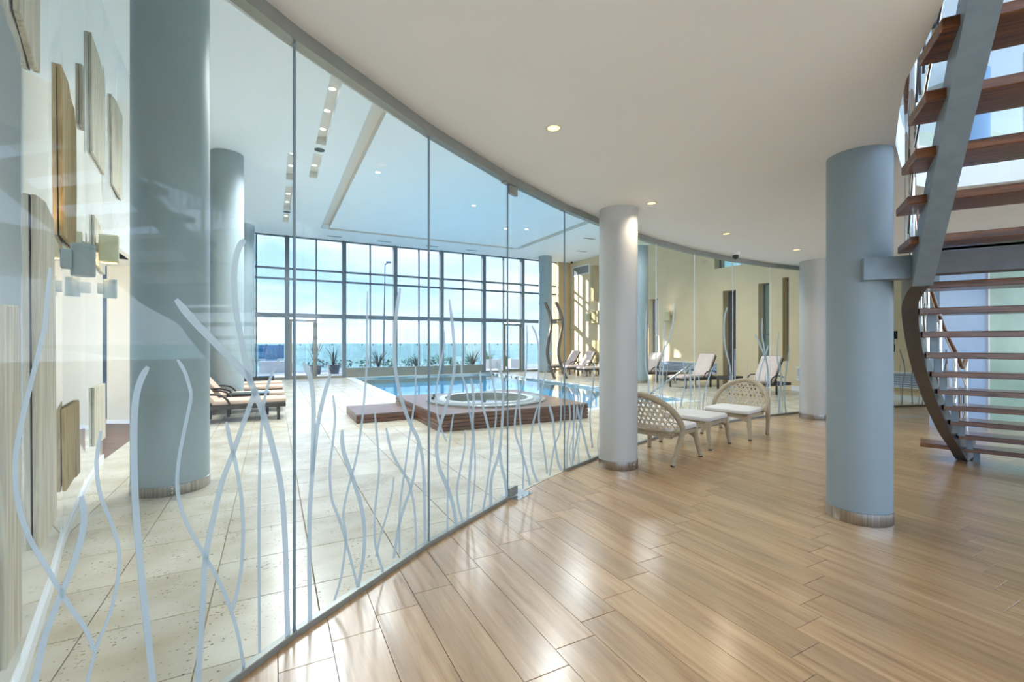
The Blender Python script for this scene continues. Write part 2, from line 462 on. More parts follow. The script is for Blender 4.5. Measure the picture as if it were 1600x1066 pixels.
# ---------------------------------------------------------------- mesh helpers
class MB:
    def __init__(self):
        self.v, self.f = [], []

    def add(self, vs, fs):
        o = len(self.v)
        self.v += [tuple(p) for p in vs]
        self.f += [tuple(i + o for i in f) for f in fs]
        return self

    def box(self, x0, x1, y0, y1, z0, z1, c=0.0):
        if c <= 0:
            vs = [(x0, y0, z0), (x1, y0, z0), (x1, y1, z0), (x0, y1, z0),
                  (x0, y0, z1), (x1, y0, z1), (x1, y1, z1), (x0, y1, z1)]
            fs = [(3, 2, 1, 0), (4, 5, 6, 7), (0, 1, 5, 4), (1, 2, 6, 5), (2, 3, 7, 6), (3, 0, 4, 7)]
            return self.add(vs, fs)
        # edges chamfered all round
        vs, idx = [], {}
        for ix, x in enumerate((x0, x1)):
            for iy, y in enumerate((y0, y1)):
                for iz, z in enumerate((z0, z1)):
                    sx, sy, sz = (c, -c)[ix], (c, -c)[iy], (c, -c)[iz]
                    for ax in range(3):
                        p = [x + sx, y + sy, z + sz]
                        p[ax] = (x, y, z)[ax]
                        idx[(ix, iy, iz, ax)] = len(vs)
                        vs.append(p)
        fs = []
        I = idx
        for s in (0, 1):
            fs.append([I[(s, a, b, 0)] for a, b in ((0, 0), (1, 0), (1, 1), (0, 1))][::1 if s else -1])
            fs.append([I[(a, s, b, 1)] for a, b in ((0, 0), (1, 0), (1, 1), (0, 1))][::-1 if s else 1])
            fs.append([I[(a, b, s, 2)] for a, b in ((0, 0), (1, 0), (1, 1), (0, 1))][::1 if s else -1])
        for a in (0, 1):
            for b in (0, 1):
                fs.append([I[(0, a, b, 1)], I[(1, a, b, 1)], I[(1, a, b, 2)], I[(0, a, b, 2)]])
                fs.append([I[(a, 0, b, 0)], I[(a, 1, b, 0)], I[(a, 1, b, 2)], I[(a, 0, b, 2)]])
                fs.append([I[(a, b, 0, 0)], I[(a, b, 1, 0)], I[(a, b, 1, 1)], I[(a, b, 0, 1)]])
                for d in (0, 1):
                    fs.append([I[(a, b, d, 0)], I[(a, b, d, 1)], I[(a, b, d, 2)]])
        return self.add(vs, fs)

    def prism(self, poly, z0, z1, c=0.0):
        n = len(poly)
        if sum(poly[i][0] * poly[(i + 1) % n][1] - poly[(i + 1) % n][0] * poly[i][1] for i in range(n)) < 0:
            poly = poly[::-1]
        if c > 0:
            cx = sum(p[0] for p in poly) / n
            cy = sum(p[1] for p in poly) / n
            ins = []
            for p in poly:
                d = math.hypot(p[0] - cx, p[1] - cy) or 1
                ins.append((p[0] - (p[0] - cx) / d * c * 1.3, p[1] - (p[1] - cy) / d * c * 1.3))
            vs = [(x, y, z0) for x, y in poly] + [(x, y, z1 - c) for x, y in poly] + [(x, y, z1) for x, y in ins]
            fs = [tuple(range(2 * n, 3 * n))]
            for i in range(n):
                j = (i + 1) % n
                fs += [(i, j, n + j, n + i), (n + i, n + j, 2 * n + j, 2 * n + i)]
            return self.add(vs, fs)
        vs = [(x, y, z0) for x, y in poly] + [(x, y, z1) for x, y in poly]
        fs = [tuple(range(n - 1, -1, -1)), tuple(range(n, 2 * n))]
        for i in range(n):
            j = (i + 1) % n
            fs.append((i, j, n + j, n + i))
        return self.add(vs, fs)

    def beam(self, a, b, w, h, up=(0, 0, 1)):
        """square bar from a to b, w across, h along up"""
        a, b = Vector(a), Vector(b)
        d = (b - a).normalized()
        u = Vector(up)
        s = d.cross(u)
        if s.length < 1e-5:
            s = Vector((1, 0, 0))
        s.normalize()
        t = s.cross(d).normalized()
        vs = []
        for p in (a, b):
            for i, j in ((-1, -1), (1, -1), (1, 1), (-1, 1)):
                vs.append(p + s * (i * w / 2) + t * (j * h / 2))
        return self.add(vs, [(3, 2, 1, 0), (4, 5, 6, 7), (0, 1, 5, 4), (1, 2, 6, 5), (2, 3, 7, 6), (3, 0, 4, 7)])

    def tube(self, pts, r, n=8, cap=True):
        pts = [Vector(p) for p in pts]
        m = len(pts)
        rr = r if isinstance(r, (list, tuple)) else [r] * m
        vs, fs = [], []
        prev = None
        for i, p in enumerate(pts):
            d = (pts[min(i + 1, m - 1)] - pts[max(i - 1, 0)]).normalized()
            if prev is None:
                s = d.cross(Vector((0, 0, 1)))
                if s.length < 1e-3:
                    s = Vector((1, 0, 0))
            else:
                s = prev - d * prev.dot(d)
            s.normalize()
            prev = s
            t = d.cross(s)
            for k in range(n):
                a = 2 * PI * k / n
                vs.append(p + (s * math.cos(a) + t * math.sin(a)) * rr[i])
        for i in range(m - 1):
            for k in range(n):
                k2 = (k + 1) % n
                fs.append((i * n + k, i * n + k2, (i + 1) * n + k2, (i + 1) * n + k))
        if cap:
            fs.append(tuple(range(n - 1, -1, -1)))
            fs.append(tuple((m - 1) * n + k for k in range(n)))
        return self.add(vs, fs)

    def lathe(self, prof, n=32, cx=0.0, cy=0.0):
        vs, fs = [], []
        for r, z in prof:
            for k in range(n):
                a = 2 * PI * k / n
                vs.append((cx + r * math.cos(a), cy + r * math.sin(a), z))
        for i in range(len(prof) - 1):
            for k in range(n):
                k2 = (k + 1) % n
                fs.append((i * n + k, i * n + k2, (i + 1) * n + k2, (i + 1) * n + k))
        return self.add(vs, fs)

    def disc(self, r, z, n=24, cx=0.0, cy=0.0, up=True):
        vs = [(cx + r * math.cos(2 * PI * k / n), cy + r * math.sin(2 * PI * k / n), z) for k in range(n)]
        return self.add(vs, [tuple(range(n)) if up else tuple(range(n - 1, -1, -1))])

    def xform(self, fn):
        self.v = [tuple(fn(Vector(p))) for p in self.v]
        return self

    def mesh(self, name, mat, smooth=False):
        me = bpy.data.meshes.new(name)
        me.from_pydata(self.v, [], self.f)
        me.materials.append(mat)
        if smooth:
            me.polygons.foreach_set('use_smooth', [True] * len(me.polygons))
            try:
                me.set_sharp_from_angle(angle=math.radians(42))
            except Exception:
                pass
        me.update()
        return me

    def build(self, name, mat, parent=None, smooth=False, loc=None, rotz=None):
        return link(name, self.mesh(name, mat, smooth), parent, loc, rotz)


def link(name, me, parent=None, loc=None, rotz=None):
    o = bpy.data.objects.new(name, me)
    COL.objects.link(o)
    if parent:
        o.parent = parent
    if loc is not None:
        o.location = loc
    if rotz is not None:
        o.rotation_euler = (0, 0, rotz)
    return o


def empty(name, loc=(0, 0, 0), rotz=0.0):
    o = bpy.data.objects.new(name, None)
    COL.objects.link(o)
    o.location = loc
    o.rotation_euler = (0, 0, rotz)
    o.empty_display_size = 0.1
    return o


def tag(o, label, cat, group=None):
    o['label'] = label
    o['category'] = cat
    if group:
        o['group'] = group
    return o


def thing(name, label, cat, loc=(0, 0, 0), rotz=0.0, group=None):
    return tag(empty(name, loc, rotz), label, cat, group)


def struct(o):
    o['kind'] = 'structure'
    return o


def copy_tree(o, parent=None):
    c = o.copy()
    COL.objects.link(c)
    c.parent = parent
    for ch in list(o.children):
        copy_tree(ch, c)
    return c


def bez(pts, n=8):
    """smooth (Catmull-Rom) curve through the points"""
    P = [Vector(p) for p in pts]
    if len(P) < 3:
        return P
    out = []
    for i in range(len(P) - 1):
        p0, p1, p2, p3 = P[max(i - 1, 0)], P[i], P[i + 1], P[min(i + 2, len(P) - 1)]
        for k in range(n):
            t = k / n
            out.append(0.5 * ((2 * p1) + (p2 - p0) * t + (2 * p0 - 5 * p1 + 4 * p2 - p3) * t * t
                              + (3 * p1 - p0 - 3 * p2 + p3) * t ** 3))
    out.append(P[-1])
    return out


def clip(poly, nx, ny, d):
    """keep the part of a 2-D polygon where nx*x + ny*y <= d"""
    out = []
    n = len(poly)
    for i in range(n):
        a, b = poly[i], poly[(i + 1) % n]
        da, db = nx * a[0] + ny * a[1] - d, nx * b[0] + ny * b[1] - d
        if da <= 0:
            out.append(a)
        if (da < 0 < db) or (db < 0 < da):
            t = da / (da - db)
            out.append((a[0] + (b[0] - a[0]) * t, a[1] + (b[1] - a[1]) * t))
    return out


def area(poly):
    n = len(poly)
    return abs(sum(poly[i][0] * poly[(i + 1) % n][1] - poly[(i + 1) % n][0] * poly[i][1] for i in range(n))) / 2


def to_uv(x, y):
    return CU * x + SU * y, -SU * x + CU * y


# ---------------------------------------------------------------- plan of the place
GC = (11.86, -3.21)          # centre of the curved glass partition
GR = 14.10
ANG = [2.8203, 2.7385, 2.6567, 2.5758, 2.4945, 2.4075, 2.3208, 2.2356, 2.1468, 2.0599, 1.973, 1.886, 1.80, 1.715, 1.63]
GV = [(GC[0] + GR * math.cos(a), GC[1] + GR * math.sin(a)) for a in ANG]
ZL = 3.10                    # lobby ceiling
ZP = 5.80                    # pool hall ceiling
VW = 20.5                    # sea-front window wall
UR = 14.3                    # right wall of the hall
UL = -7.0
POOL = [(3.04, 5.52, 10.32, 20.1), (5.52, 9.4, 8.35, 20.1)]
WALL = [(-1.50, 1.16), (-2.16, 2.0), (-2.73, 2.68), (-3.33, 3.37), (-4.30, 4.585), (-5.19, 5.77)]
LX0, LX1, LY0 = -1.62, 13.0, -3.2


def visible_size(x, y):
    """rough size on the photograph, to choose which floor pieces are parts of their own"""
    if y < 0.6:
        return 0
    px = abs(x / y)
    if px > 1.22:
        return 0
    return 1.0 / (y ** 3)


# ---------------------------------------------------------------- lobby floor of wood-look planks
arc = [(GC[0] + GR * math.cos(a), GC[1] + GR * math.sin(a)) for a in [2.83 - i * 0.04 for i in range(32)]]
lobby_poly = arc + [(LX1, 10.4), (LX1, LY0), (LX0, LY0)]
mb = MB()
mb.prism(lobby_poly, -0.25, -0.011)
floor_lobby = struct(mb.build('floor_lobby', M['grout_dark']))

PW, PL, GAP = 0.24, 1.04, 0.0028
pieces = []
for i in range(-34, 80):
    uc = 1.1 + PW * i
    off = 1.75 + 0.118 * i
    for j in range(-18, 26):
        v0 = off + PL * j
        r = [(uc - PW / 2 + GAP / 2, v0 + GAP / 2), (uc + PW / 2 - GAP / 2, v0 + GAP / 2),
             (uc + PW / 2 - GAP / 2, v0 + PL - GAP / 2), (uc - PW / 2 + GAP / 2, v0 + PL - GAP / 2)]
        c = W(uc, v0 + PL / 2)
        if c.x > LX1 + .5 or c.y < LY0 - .5 or c.x < LX0 - 1.2:
            continue
        dist = math.hypot(c.x - GC[0], c.y - GC[1])
        poly = [tuple(W(*p)[:2]) for p in r]
        full = True
        if dist > GR - 0.75:
            if dist > GR + 0.7:
                continue
            # cut along the partition, tangent taken at the piece
            nx, ny = (c.x - GC[0]) / dist, (c.y - GC[1]) / dist
            n0 = area(poly)
            poly = clip(poly, nx, ny, nx * GC[0] + ny * GC[1] + GR - 0.005)
            if len(poly) < 3 or area(poly) < 0.002:
                continue
            full = area(poly) > n0 * 0.999
        if c.y > -4 or True:
            n0 = area(poly)
            poly = clip(poly, -1, 0, -LX0)
            poly = clip(poly, 1, 0, LX1) if poly else poly
            poly = clip(poly, 0, -1, -LY0) if poly else poly
            if len(poly) < 3:
                continue
            full = full and area(poly) > n0 * 0.999
        pieces.append((visible_size(c.x, c.y) * (area(poly) / (PW * PL)) ** .5, poly, c, full))
pieces.sort(key=lambda q: -q[0])
hw, hl = PW / 2 - GAP / 2, PL / 2 - GAP / 2
plank_me = MB().prism([(-hw, -hl), (hw, -hl), (hw, hl), (-hw, hl)], -0.0105, 0.0, 0.0012).mesh('floor_plank', M['plank'])
rest = MB()
for k, (s, poly, c, full) in enumerate(pieces):
    if k < 295 and s > 0:
        if full:
            link('floor_plank', plank_me, floor_lobby, (c.x, c.y, 0), TH)
        else:
            MB().prism([(x - c.x, y - c.y) for x, y in poly], -0.0105, 0.0, 0.0012).build('floor_plank', M['plank'], floor_lobby, loc=(c.x, c.y, 0))
    else:
        rest.prism(poly, -0.0105, 0.0)
o = rest.build('distant_planks', M['plank'], floor_lobby)
o['kind'] = 'stuff'

# ---------------------------------------------------------------- pool deck of travertine
mb = MB()
for (u0, u1, v0, v1) in ((UL, 3.04, -4, VW), (3.04, 5.52, -4, 10.32), (5.52, 9.4, -4, 8.35), (9.4, UR + .6, -4, VW), (3.04, 9.4, 20.1, VW)):
    mb.box(u0, u1, v0, v1, -0.30, -0.0125)
mb.xform(lambda p: W(p.x, p.y, p.z))
floor_pool = struct(mb.build('floor_pool_deck', M['grout']))


def minus(rects, h):
    out = []
    for (a, b, c, d) in rects:
        if b <= h[0] or a >= h[1] or d <= h[2] or c >= h[3]:
            out.append((a, b, c, d))
            continue
        if a < h[0]:
            out.append((a, h[0], c, d))
        if b > h[1]:
            out.append((h[1], b, c, d))
        m0, m1 = max(a, h[0]), min(b, h[1])
        if c < h[2]:
            out.append((m0, m1, c, h[2]))
        if d > h[3]:
            out.append((m0, m1, h[3], d))
    return out


def behind_wall(x, y):
    best = None
    for a, b in zip(WALL[:-1], WALL[1:]):
        dx, dy = b[0] - a[0], b[1] - a[1]
        L2 = dx * dx + dy * dy
        t = ((x - a[0]) * dx + (y - a[1]) * dy) / L2
        tc = min(1, max(0, t))
        d = math.hypot(x - a[0] - dx * tc, y - a[1] - dy * tc)
        side = dx * (y - a[1]) - dy * (x - a[0])
        if best is None or d < best[0]:
            best = (d, side, t)
    return best[1] > 0 and best[0] > 0.34 and best[2] < 1


CO = 0.30                     # width of the pool coping
HOLES = [(POOL[0][0] - CO, POOL[0][1], POOL[0][2] - .0, 21), (POOL[1][0], POOL[1][1] + CO, POOL[1][2] - CO, 21), (3.0, 5.6, 8.35, 10.4)]
TU, TV, TG = 0.55, 0.565, 0.006
pieces = []
for i in range(-14, 27):
    for j in range(-10, 33):
        u0, v0 = 0.23 + TU * i, 3.07 + TV * j
        for q in [(max(u0 + TG / 2, UL), min(u0 + TU - TG / 2, UR), v0 + TG / 2, min(v0 + TV - TG / 2, VW))]:
            if q[1] - q[0] < .02 or q[3] - q[2] < .02:
                continue
            rs = [q]
            for h in HOLES:
                rs = minus(rs, h)
            for (a, b, c_, d) in rs:
                if b - a < .015 or d - c_ < .015:
                    continue
                c = W((a + b) / 2, (c_ + d) / 2)
                dist = math.hypot(c.x - GC[0], c.y - GC[1])
                if dist < GR - 0.4 or behind_wall(c.x, c.y):
                    continue
                poly = [tuple(W(*p)[:2]) for p in ((a, c_), (b, c_), (b, d), (a, d))]
                full = (b - a) > TU - TG - 1e-4 and (d - c_) > TV - TG - 1e-4
                if dist < GR + 0.45:
                    nx, ny = (GC[0] - c.x) / dist, (GC[1] - c.y) / dist
                    n0 = area(poly)
                    poly = clip(poly, nx, ny, nx * GC[0] + ny * GC[1] - GR - 0.005)
                    if len(poly) < 3 or area(poly) < 0.003:
                        continue
                    full = full and area(poly) > n0 * .999
                pieces.append((visible_size(c.x, c.y) * (area(poly) / (TU * TV)) ** .5, poly, c, full))
pieces.sort(key=lambda q: -q[0])
hw, hl = TU / 2 - TG / 2, TV / 2 - TG / 2
tile_me = MB().prism([(-hw, -hl), (hw, -hl), (hw, hl), (-hw, hl)], -0.012, 0.0, 0.0018).mesh('travertine_tile', M['travertine'])
rest = MB()
for k, (s, poly, c, full) in enumerate(pieces):
    if k < 295 and s > 0:
        if full:
            link('travertine_tile', tile_me, floor_pool, (c.x, c.y, 0), TH)
        else:
            MB().prism([(x - c.x, y - c.y) for x, y in poly], -0.012, 0.0, 0.0018).build('travertine_tile', M['travertine'], floor_pool, loc=(c.x, c.y, 0))
    else:
        rest.prism(poly, -0.012, 0.0)
o = rest.build('distant_tiles', M['travertine'], floor_pool)
o['kind'] = 'stuff'

# ---------------------------------------------------------------- ceilings
VOID = [(1.25, 0.95), (1.75, 1.72), (2.02, 2.126), (2.22, 2.45), (2.40, 2.77), (2.65, 3.11), (3.09, 3.67), (3.62, 4.22),
        (4.05, 4.62), (4.45, 4.75), (4.95, 4.52), (8.6, 2.4), (6.2, -1.7)]


def slab(outer, hole, z0, z1):
    loops = [[Vector((x, y, 0)) for x, y in outer]] + ([[Vector((x, y, 0)) for x, y in hole]] if hole else [])
    tris = tessellate_polygon(loops)
    flat = [p for l in loops for p in l]
    n = len(flat)
    vs = [(p.x, p.y, z0) for p in flat] + [(p.x, p.y, z1) for p in flat]
    fs = [tuple(t) for t in tris] + [tuple(i + n for i in t) for t in tris]
    o = 0
    for l in loops:
        m = len(l)
        for i in range(m):
            j = (i + 1) % m
            fs.append((o + i, o + j, n + o + j, n + o + i))
        o += m
    return MB().add(vs, fs)


ceil_lobby = struct(slab(lobby_poly, VOID, ZL, ZL + .42).build('ceiling_lobby', M['ceiling']))

# hall ceiling with a shadow groove around a central field, and slots for the downlights
GU0, GU1, GV1, GV0, GW = 1.58, 10.1, 18.6, 3.0, 0.30
SLOTS = [(0.82, 1.02, 7.2, 10.7), (0.82, 1.02, 11.25, 12.95), (0.30, 0.50, 11.5, 13.4), (0.30, 0.50, 13.95, 16.55), (0.30, 0.50, 17.0, 18.2)]
rs = [(UL, UR + .6, -4.0, VW + 0.3)]
GROOVE = [(GU0, GU0 + GW, GV0, GV1), (GU1 - GW, GU1, GV0, GV1), (GU0 + GW, GU1 - GW, GV1 - GW, GV1)]
for h in GROOVE + SLOTS:
    rs = minus(rs, h)
mb = MB()
for (a, b, c, d) in rs:
    mb.box(a, b, c, d, ZP, ZP + 0.16)
mb.xform(lambda p: W(p.x, p.y, p.z))
ceil_pool = struct(mb.build('ceiling_pool_hall', M['ceiling_pool']))
for (a, b, c, d) in GROOVE:
    mb = MB().box(a - .02, b + .02, c - .02, d + .02, ZP + 0.161, ZP + 0.2)
    L_ = .008
    if b - a < 1:
        mb.box(a, a + L_, c, d, ZP + .001, ZP + .16)
        mb.box(b - L_, b, c, d - (GW if b < 5 or a > 5 else 0), ZP + .001, ZP + .16)
    else:
        mb.box(a, b, c, c + L_, ZP + .001, ZP + .16)
        mb.box(a, b, d - L_, d, ZP + .001, ZP + .16)
    mb.xform(lambda p: W(p.x, p.y, p.z))
    mb.build('groove_shade_lining', M['groove'], ceil_pool)  # added lining that carries the groove's shade in its tone
for (a, b, c, d) in SLOTS:
    mb = MB().box(a - .02, b + .02, c - .02, d + .02, ZP + 0.161, ZP + 0.2)
    mb.box(a, b, d - .008, d, ZP + .001, ZP + .16)
    mb.xform(lambda p: W(p.x, p.y, p.z))
    mb.build('slot_shade_lining', M['groove'], ceil_pool)  # added lining, greyed like the shaded slot ends

# bulkhead between the two ceilings, on the curve
mb = MB()
aa = [2.86 - i * 0.03 for i in range(43)]
for z0, z1, r0, r1 in ((ZL + .0, 6.45, GR + 0.0, GR + .14),):
    ring = [(GC[0] + r1 * math.cos(a), GC[1] + r1 * math.sin(a)) for a in aa] + [(GC[0] + r0 * math.cos(a), GC[1] + r0 * math.sin(a)) for a in aa[::-1]]
    for i in range(len(aa) - 1):
        q = [ring[i], ring[i + 1], ring[len(ring) - 2 - i], ring[len(ring) - 1 - i]]
        mb.prism(q, z0, z1)
struct(mb.build('wall_bulkhead', M['ceiling_pool']))

# ---------------------------------------------------------------- walls of the hall
def wall_strip(pts, th, z0, z1):
    mb = MB()
    for a, b in zip(pts[:-1], pts[1:]):
        d = Vector((b[0] - a[0], b[1] - a[1], 0)).normalized()
        n = Vector((-d.y, d.x, 0)) * th
        q = [a, b, (b[0] + n.x, b[1] + n.y), (a[0] + n.x, a[1] + n.y)]
        mb.prism(q, z0, z1)
    return mb


wl = struct(wall_strip(WALL, 0.3, 0.0, ZP).build('wall_left', M['gloss_wall']))
struct(wall_strip([WALL[-1], (-5.75, 6.62), (-6.4, 7.75)], 0.3, 2.9, ZP).build('wall_left_over_passage', M['gloss_wall']))
bb = MB()
for a, b in zip(WALL[:-1], WALL[1:]):
    d = Vector((b[0] - a[0], b[1] - a[1], 0)).normalized()
    n = Vector((d.y, -d.x, 0)) * 0.014
    bb.prism([(a[0] + n.x, a[1] + n.y), (b[0] + n.x, b[1] + n.y), b, a], 0.0, 0.075)
struct(bb.build('baseboard_left', M['white']))
# passage behind the glossy wall: dark floor, pale return wall, dark opening
mb = MB().prism([(-5.2, 5.78), (-6.62, 8.40), (-9.4, 8.40), (-9.4, 5.0), (-6.2, 5.0)], 0.0005, 0.004)
struct(mb.build('floor_passage', M['dark_wood_floor']))
struct(MB().box(-7.46, -6.15, 8.38, 8.66, 0, ZP).build('wall_return', M['cream_light']))
struct(MB().box(-7.46, -6.15, 8.365, 8.38, 0, 0.07).build('baseboard_return', M['white']))
struct(MB().box(-9.6, -7.46, 8.95, 9.05, 0, ZP).build('wall_passage_end', M['navy']))
struct(MB().box(-9.6, -9.4, 4.6, 9.0, 0, ZP).build('wall_passage_side', M['cream_light']))
struct(MB().prism([(-9.4, 4.6), (-6.0, 4.6), (-5.45, 5.95), (-6.6, 7.9), (-7.0, 8.36), (-9.4, 8.36)], 2.9, 3.0).build('ceiling_passage', M['white']))
mb = MB().box(UL - .3, UL, 9.0, VW + 3.4, 0, ZP + .6)  # runs past the windows as an unseen wing, shaped to shade the sun
mb.xform(lambda p: W(p.x, p.y, p.z))
struct(mb.build('wall_far_left', M['white']))

# right wall, in boxes around its openings
OPEN = [(8.59, 8.79, 0.9, 3.55), (9.22, 9.60, 0.06, 3.45), (10.43, 10.95, 0.0, 3.34), (14.05, 14.6, 0.25, 3.35), (16.7, 17.95, 0.25, 5.0),
        (9.15, 11.3, 4.18, 5.25)]
mb = MB()
vs_cuts = sorted({3.2, VW} | {q for o_ in OPEN for q in o_[:2]})
for a, b in zip(vs_cuts[:-1], vs_cuts[1:]):
    mid = (a + b) / 2
    zs = [(0, ZP)]
    for o_ in OPEN:
        if o_[0] < mid < o_[1]:
            nz = []
            for z0, z1 in zs:
                if z0 < o_[2]:
                    nz.append((z0, min(z1, o_[2])))
                if z1 > o_[3]:
                    nz.append((max(z0, o_[3]), z1))
            zs = nz
    for z0, z1 in zs:
        mb.box(UR, UR + .55, a, b, z0, z1)
mb.xform(lambda p: W(p.x, p.y, p.z))
wr = struct(mb.build('wall_right', M['cream']))
mb = MB().box(UR + .55, UR + .6, 3.2, 8.0, 0, ZP)
mb.box(UR + .3, UR + .34, 10.43, 10.95, 0.0, 3.34)
mb.xform(lambda p: W(p.x, p.y, p.z))
struct(mb.build('door_recess', M['dark_door']))


def uvbox(name, mat, q, parent=None, c=0.0):
    mb = MB().box(*q, c)
    mb.xform(lambda p: W(p.x, p.y, p.z))
    return mb.build(name, mat, parent)


struct(uvbox('trim_ochre_pier', M['ochre'], (UR - .32, UR, 17.98, 18.22, 3.55, 5.3)))
struct(uvbox('trim_ochre_ledge', M['ochre'], (UR - .30, UR + .02, 17.7, 18.18, 2.45, 3.05)))
struct(uvbox('trim_ochre_base', M['ochre'], (UR - .28, UR + .02, 17.6, 18.16, 0.0, 1.6)))
for k, (v0, v1, z0, z1, mt) in enumerate(((8.59, 8.79, 0.9, 3.55, 'teal_glass'), (9.22, 9.60, 0.06, 3.45, 'teal_glass'),
                                          (14.05, 14.6, 0.25, 3.35, 'win_glass'), (16.7, 17.95, 0.25, 5.0, 'win_glass'), (9.15, 11.3, 4.18, 5.25, 'teal_glass'))):
    w = struct(empty('window_%d' % (20 + k)))
    uvbox('pane', M[mt], (UR + .30, UR + .312, v0, v1, z0, z1), w)
    fr = MB()
    for a, b in ((v0, v0 + .035), (v1 - .035, v1)):
        fr.box(UR + .27, UR + .33, a, b, z0, z1)
    for a, b in ((z0, z0 + .035), (z1 - .035, z1), ((z0 + z1) / 2 - .02, (z0 + z1) / 2 + .02)):
        fr.box(UR + .27, UR + .33, v0 + .035, v1 - .035, a, b)
    fr.xform(lambda p: W(p.x, p.y, p.z))
    fr.build('window_frame', M['alu'], w)
# rooms behind the teal panes
mb = MB().box(UR + 1.9, UR + 2.0, 8.0, 11.6, 0, ZP)
mb.xform(lambda p: W(p.x, p.y, p.z))
struct(mb.build('wall_changing_room', M['cream_light']))

# lobby shell out of sight of the camera: side wall, glazed entrance behind, green screen by the stair
struct(MB().box(LX0 - .2, LX0, LY0, 1.0, 0, ZL).build('wall_lobby_left', M['white']))
struct(MB().box(7.52, 8.36, 8.0, 8.2, 0, ZL).build('wall_stair_blue', M['blue_wall']))
struct(MB().box(12.98, 13.1, LY0, 8.2, 0, 1.0).build('wall_lobby_right', M['white']))
struct(wall_strip([(13.0, 8.2), (11.0, 10.86)], 0.2, 0, ZL).build('wall_lobby_corner', M['cream_light']))
gs = struct(empty('wall_green_screen'))
for k in range(4):
    x0 = 8.36 + k * 1.16
    MB().box(x0 + .01, x0 + 1.15, 8.0 - .0, 8.03, 0.04, ZL - .03).build('screen_pane', M['green_glass'], gs)
    MB().box(x0 - .015, x0 + .01, 7.97, 8.06, 0, ZL).build('screen_post', M['seam_light'], gs)
# storey above the stair opening
struct(MB().box(2.0, 13.0, 9.3, 9.45, ZL + .42, 6.4).build('wall_upper_back', M['upper_green']))
struct(MB().box(LX0 - .2, LX0, LY0, 1.0, ZL, 6.45).build('wall_upper_left', M['white']))
struct(MB().box(-1.6, 13.0, LY0, 9.45, 6.4, 6.5).build('ceiling_upper', M['white']))

# entrance glazing behind the camera
for k in range(7):
    x0 = LX0 + 2.088 * k
    w = struct(empty('window_%d' % (30 + k)))
    MB().box(x0 - .05, x0 + .05, LY0 - .1, LY0 + .1, 0, ZL).build('mullion', M['alu'], w)
    MB().box(x0 + .05, x0 + 2.038, LY0 - .008, LY0 + .008, 0.06, ZL).build('pane', M['clear_glass'], w)
struct(MB().box(-60, 80, -60, LY0 - .12, -.3, -.05).build('ground_forecourt', M['terrace']))

# ---------------------------------------------------------------- sea-front windows
BW = 2.17
U0 = 0.5
Z_T = (2.50, 4.02, 4.44)      # undersides of the transoms


def facade_bay(k):
    a = U0 + BW * k
    b = min(a + BW, UR)
    w = struct(empty('window_%d' % (k + 4)))
    w.location = W(0, VW)
    w.rotation_euler = (0, 0, TH)
    mt = M['alu']
    MB().box(a - .085, a + .085, -.12, .12, 0.0, ZP, .008).build('mullion', mt, w)
    sill = 0.40 if 1 <= k <= 3 else 0.09
    mid = (a + b) / 2
    door = {0: 'l', 4: 'r'}.get(k)
    lo0, hi0 = a + .085, b - .085
    MB().box(mid - .028, mid + .028, -.05, .05, sill, ZP).build('thin_mullion', mt, w)
    for i, z in enumerate(Z_T):
        MB().box(lo0, hi0, -.05 if i else -.09, .05 if i else .09, z, z + (.17 if i == 0 else .075)).build('transom', mt, w)
    MB().box(lo0, hi0, -.05, .05, ZP - .05, ZP).build('head_rail', mt, w)
    MB().box(lo0, hi0, -.10, .10, 0.0, sill).build('sill', M['alu_warm'], w)
    zz = [(sill, 2.50), (2.67, 4.02), (4.095, 4.44), (4.515, ZP - .05)]
    for side, (p0, p1) in (('l', (lo0, mid - .028)), ('r', (mid + .028, hi0))):
        for i, (z0, z1) in enumerate(zz):
            if i == 0 and side == door:
                continue
            MB().box(p0, p1, -.006, .006, z0, z1).build('pane', M['win_glass'], w)
    return w


for k in range(-3, 6):
    facade_bay(k)
w = struct(empty('trim_facade_end'))
o = uvbox('trim_post', M['ochre'], (UR - .78, UR + .3, VW - .12, VW + .5, 0, ZP), w)
o = uvbox('door_post', M['alu'], (UL, UL + .2, VW - .12, VW + .12, 0, ZP), w)


def glazed_door(n, u0, u1, hinge_right):
    d = struct(empty('door_%d' % n))
    d.location = W(0, VW)
    d.rotation_euler = (0, 0, TH)
    mt = M['alu_warm']
    for a, b, z0, z1, nm in ((u0, u0 + .09, 0, 2.44, 'door_stile'), (u1 - .09, u1, 0, 2.44, 'door_stile'),
                             (u0 + .09, u1 - .09, 2.35, 2.44, 'door_rail'), (u0 + .09, u1 - .09, 0.0, .14, 'door_rail')):
        MB().box(a, b, -.035, .035, z0, z1).build(nm, mt, d)
    MB().box(u0 + .09, u1 - .09, -.006, .006, .14, 2.35).build('pane', M['win_glass'], d)
    hx = u1 - .05 if not hinge_right else u0 + .05
    s = -1 if not hinge_right else 1
    h = MB().tube([(hx, -.036, 1.05), (hx, -.085, 1.05), (hx + s * .13, -.085, 1.05)], .011, 8)
    h.build('handle', M['black'], d)
    MB().box(u0 + .3, u0 + .62, -.08, -.036, 2.37, 2.43).build('door_closer', M['grille'], d)
    return d


glazed_door(1, U0 + .085, U0 + BW / 2 - .028, False)
glazed_door(2, U0 + BW * 4 + BW / 2 + .028, U0 + BW * 5 - .085, True)

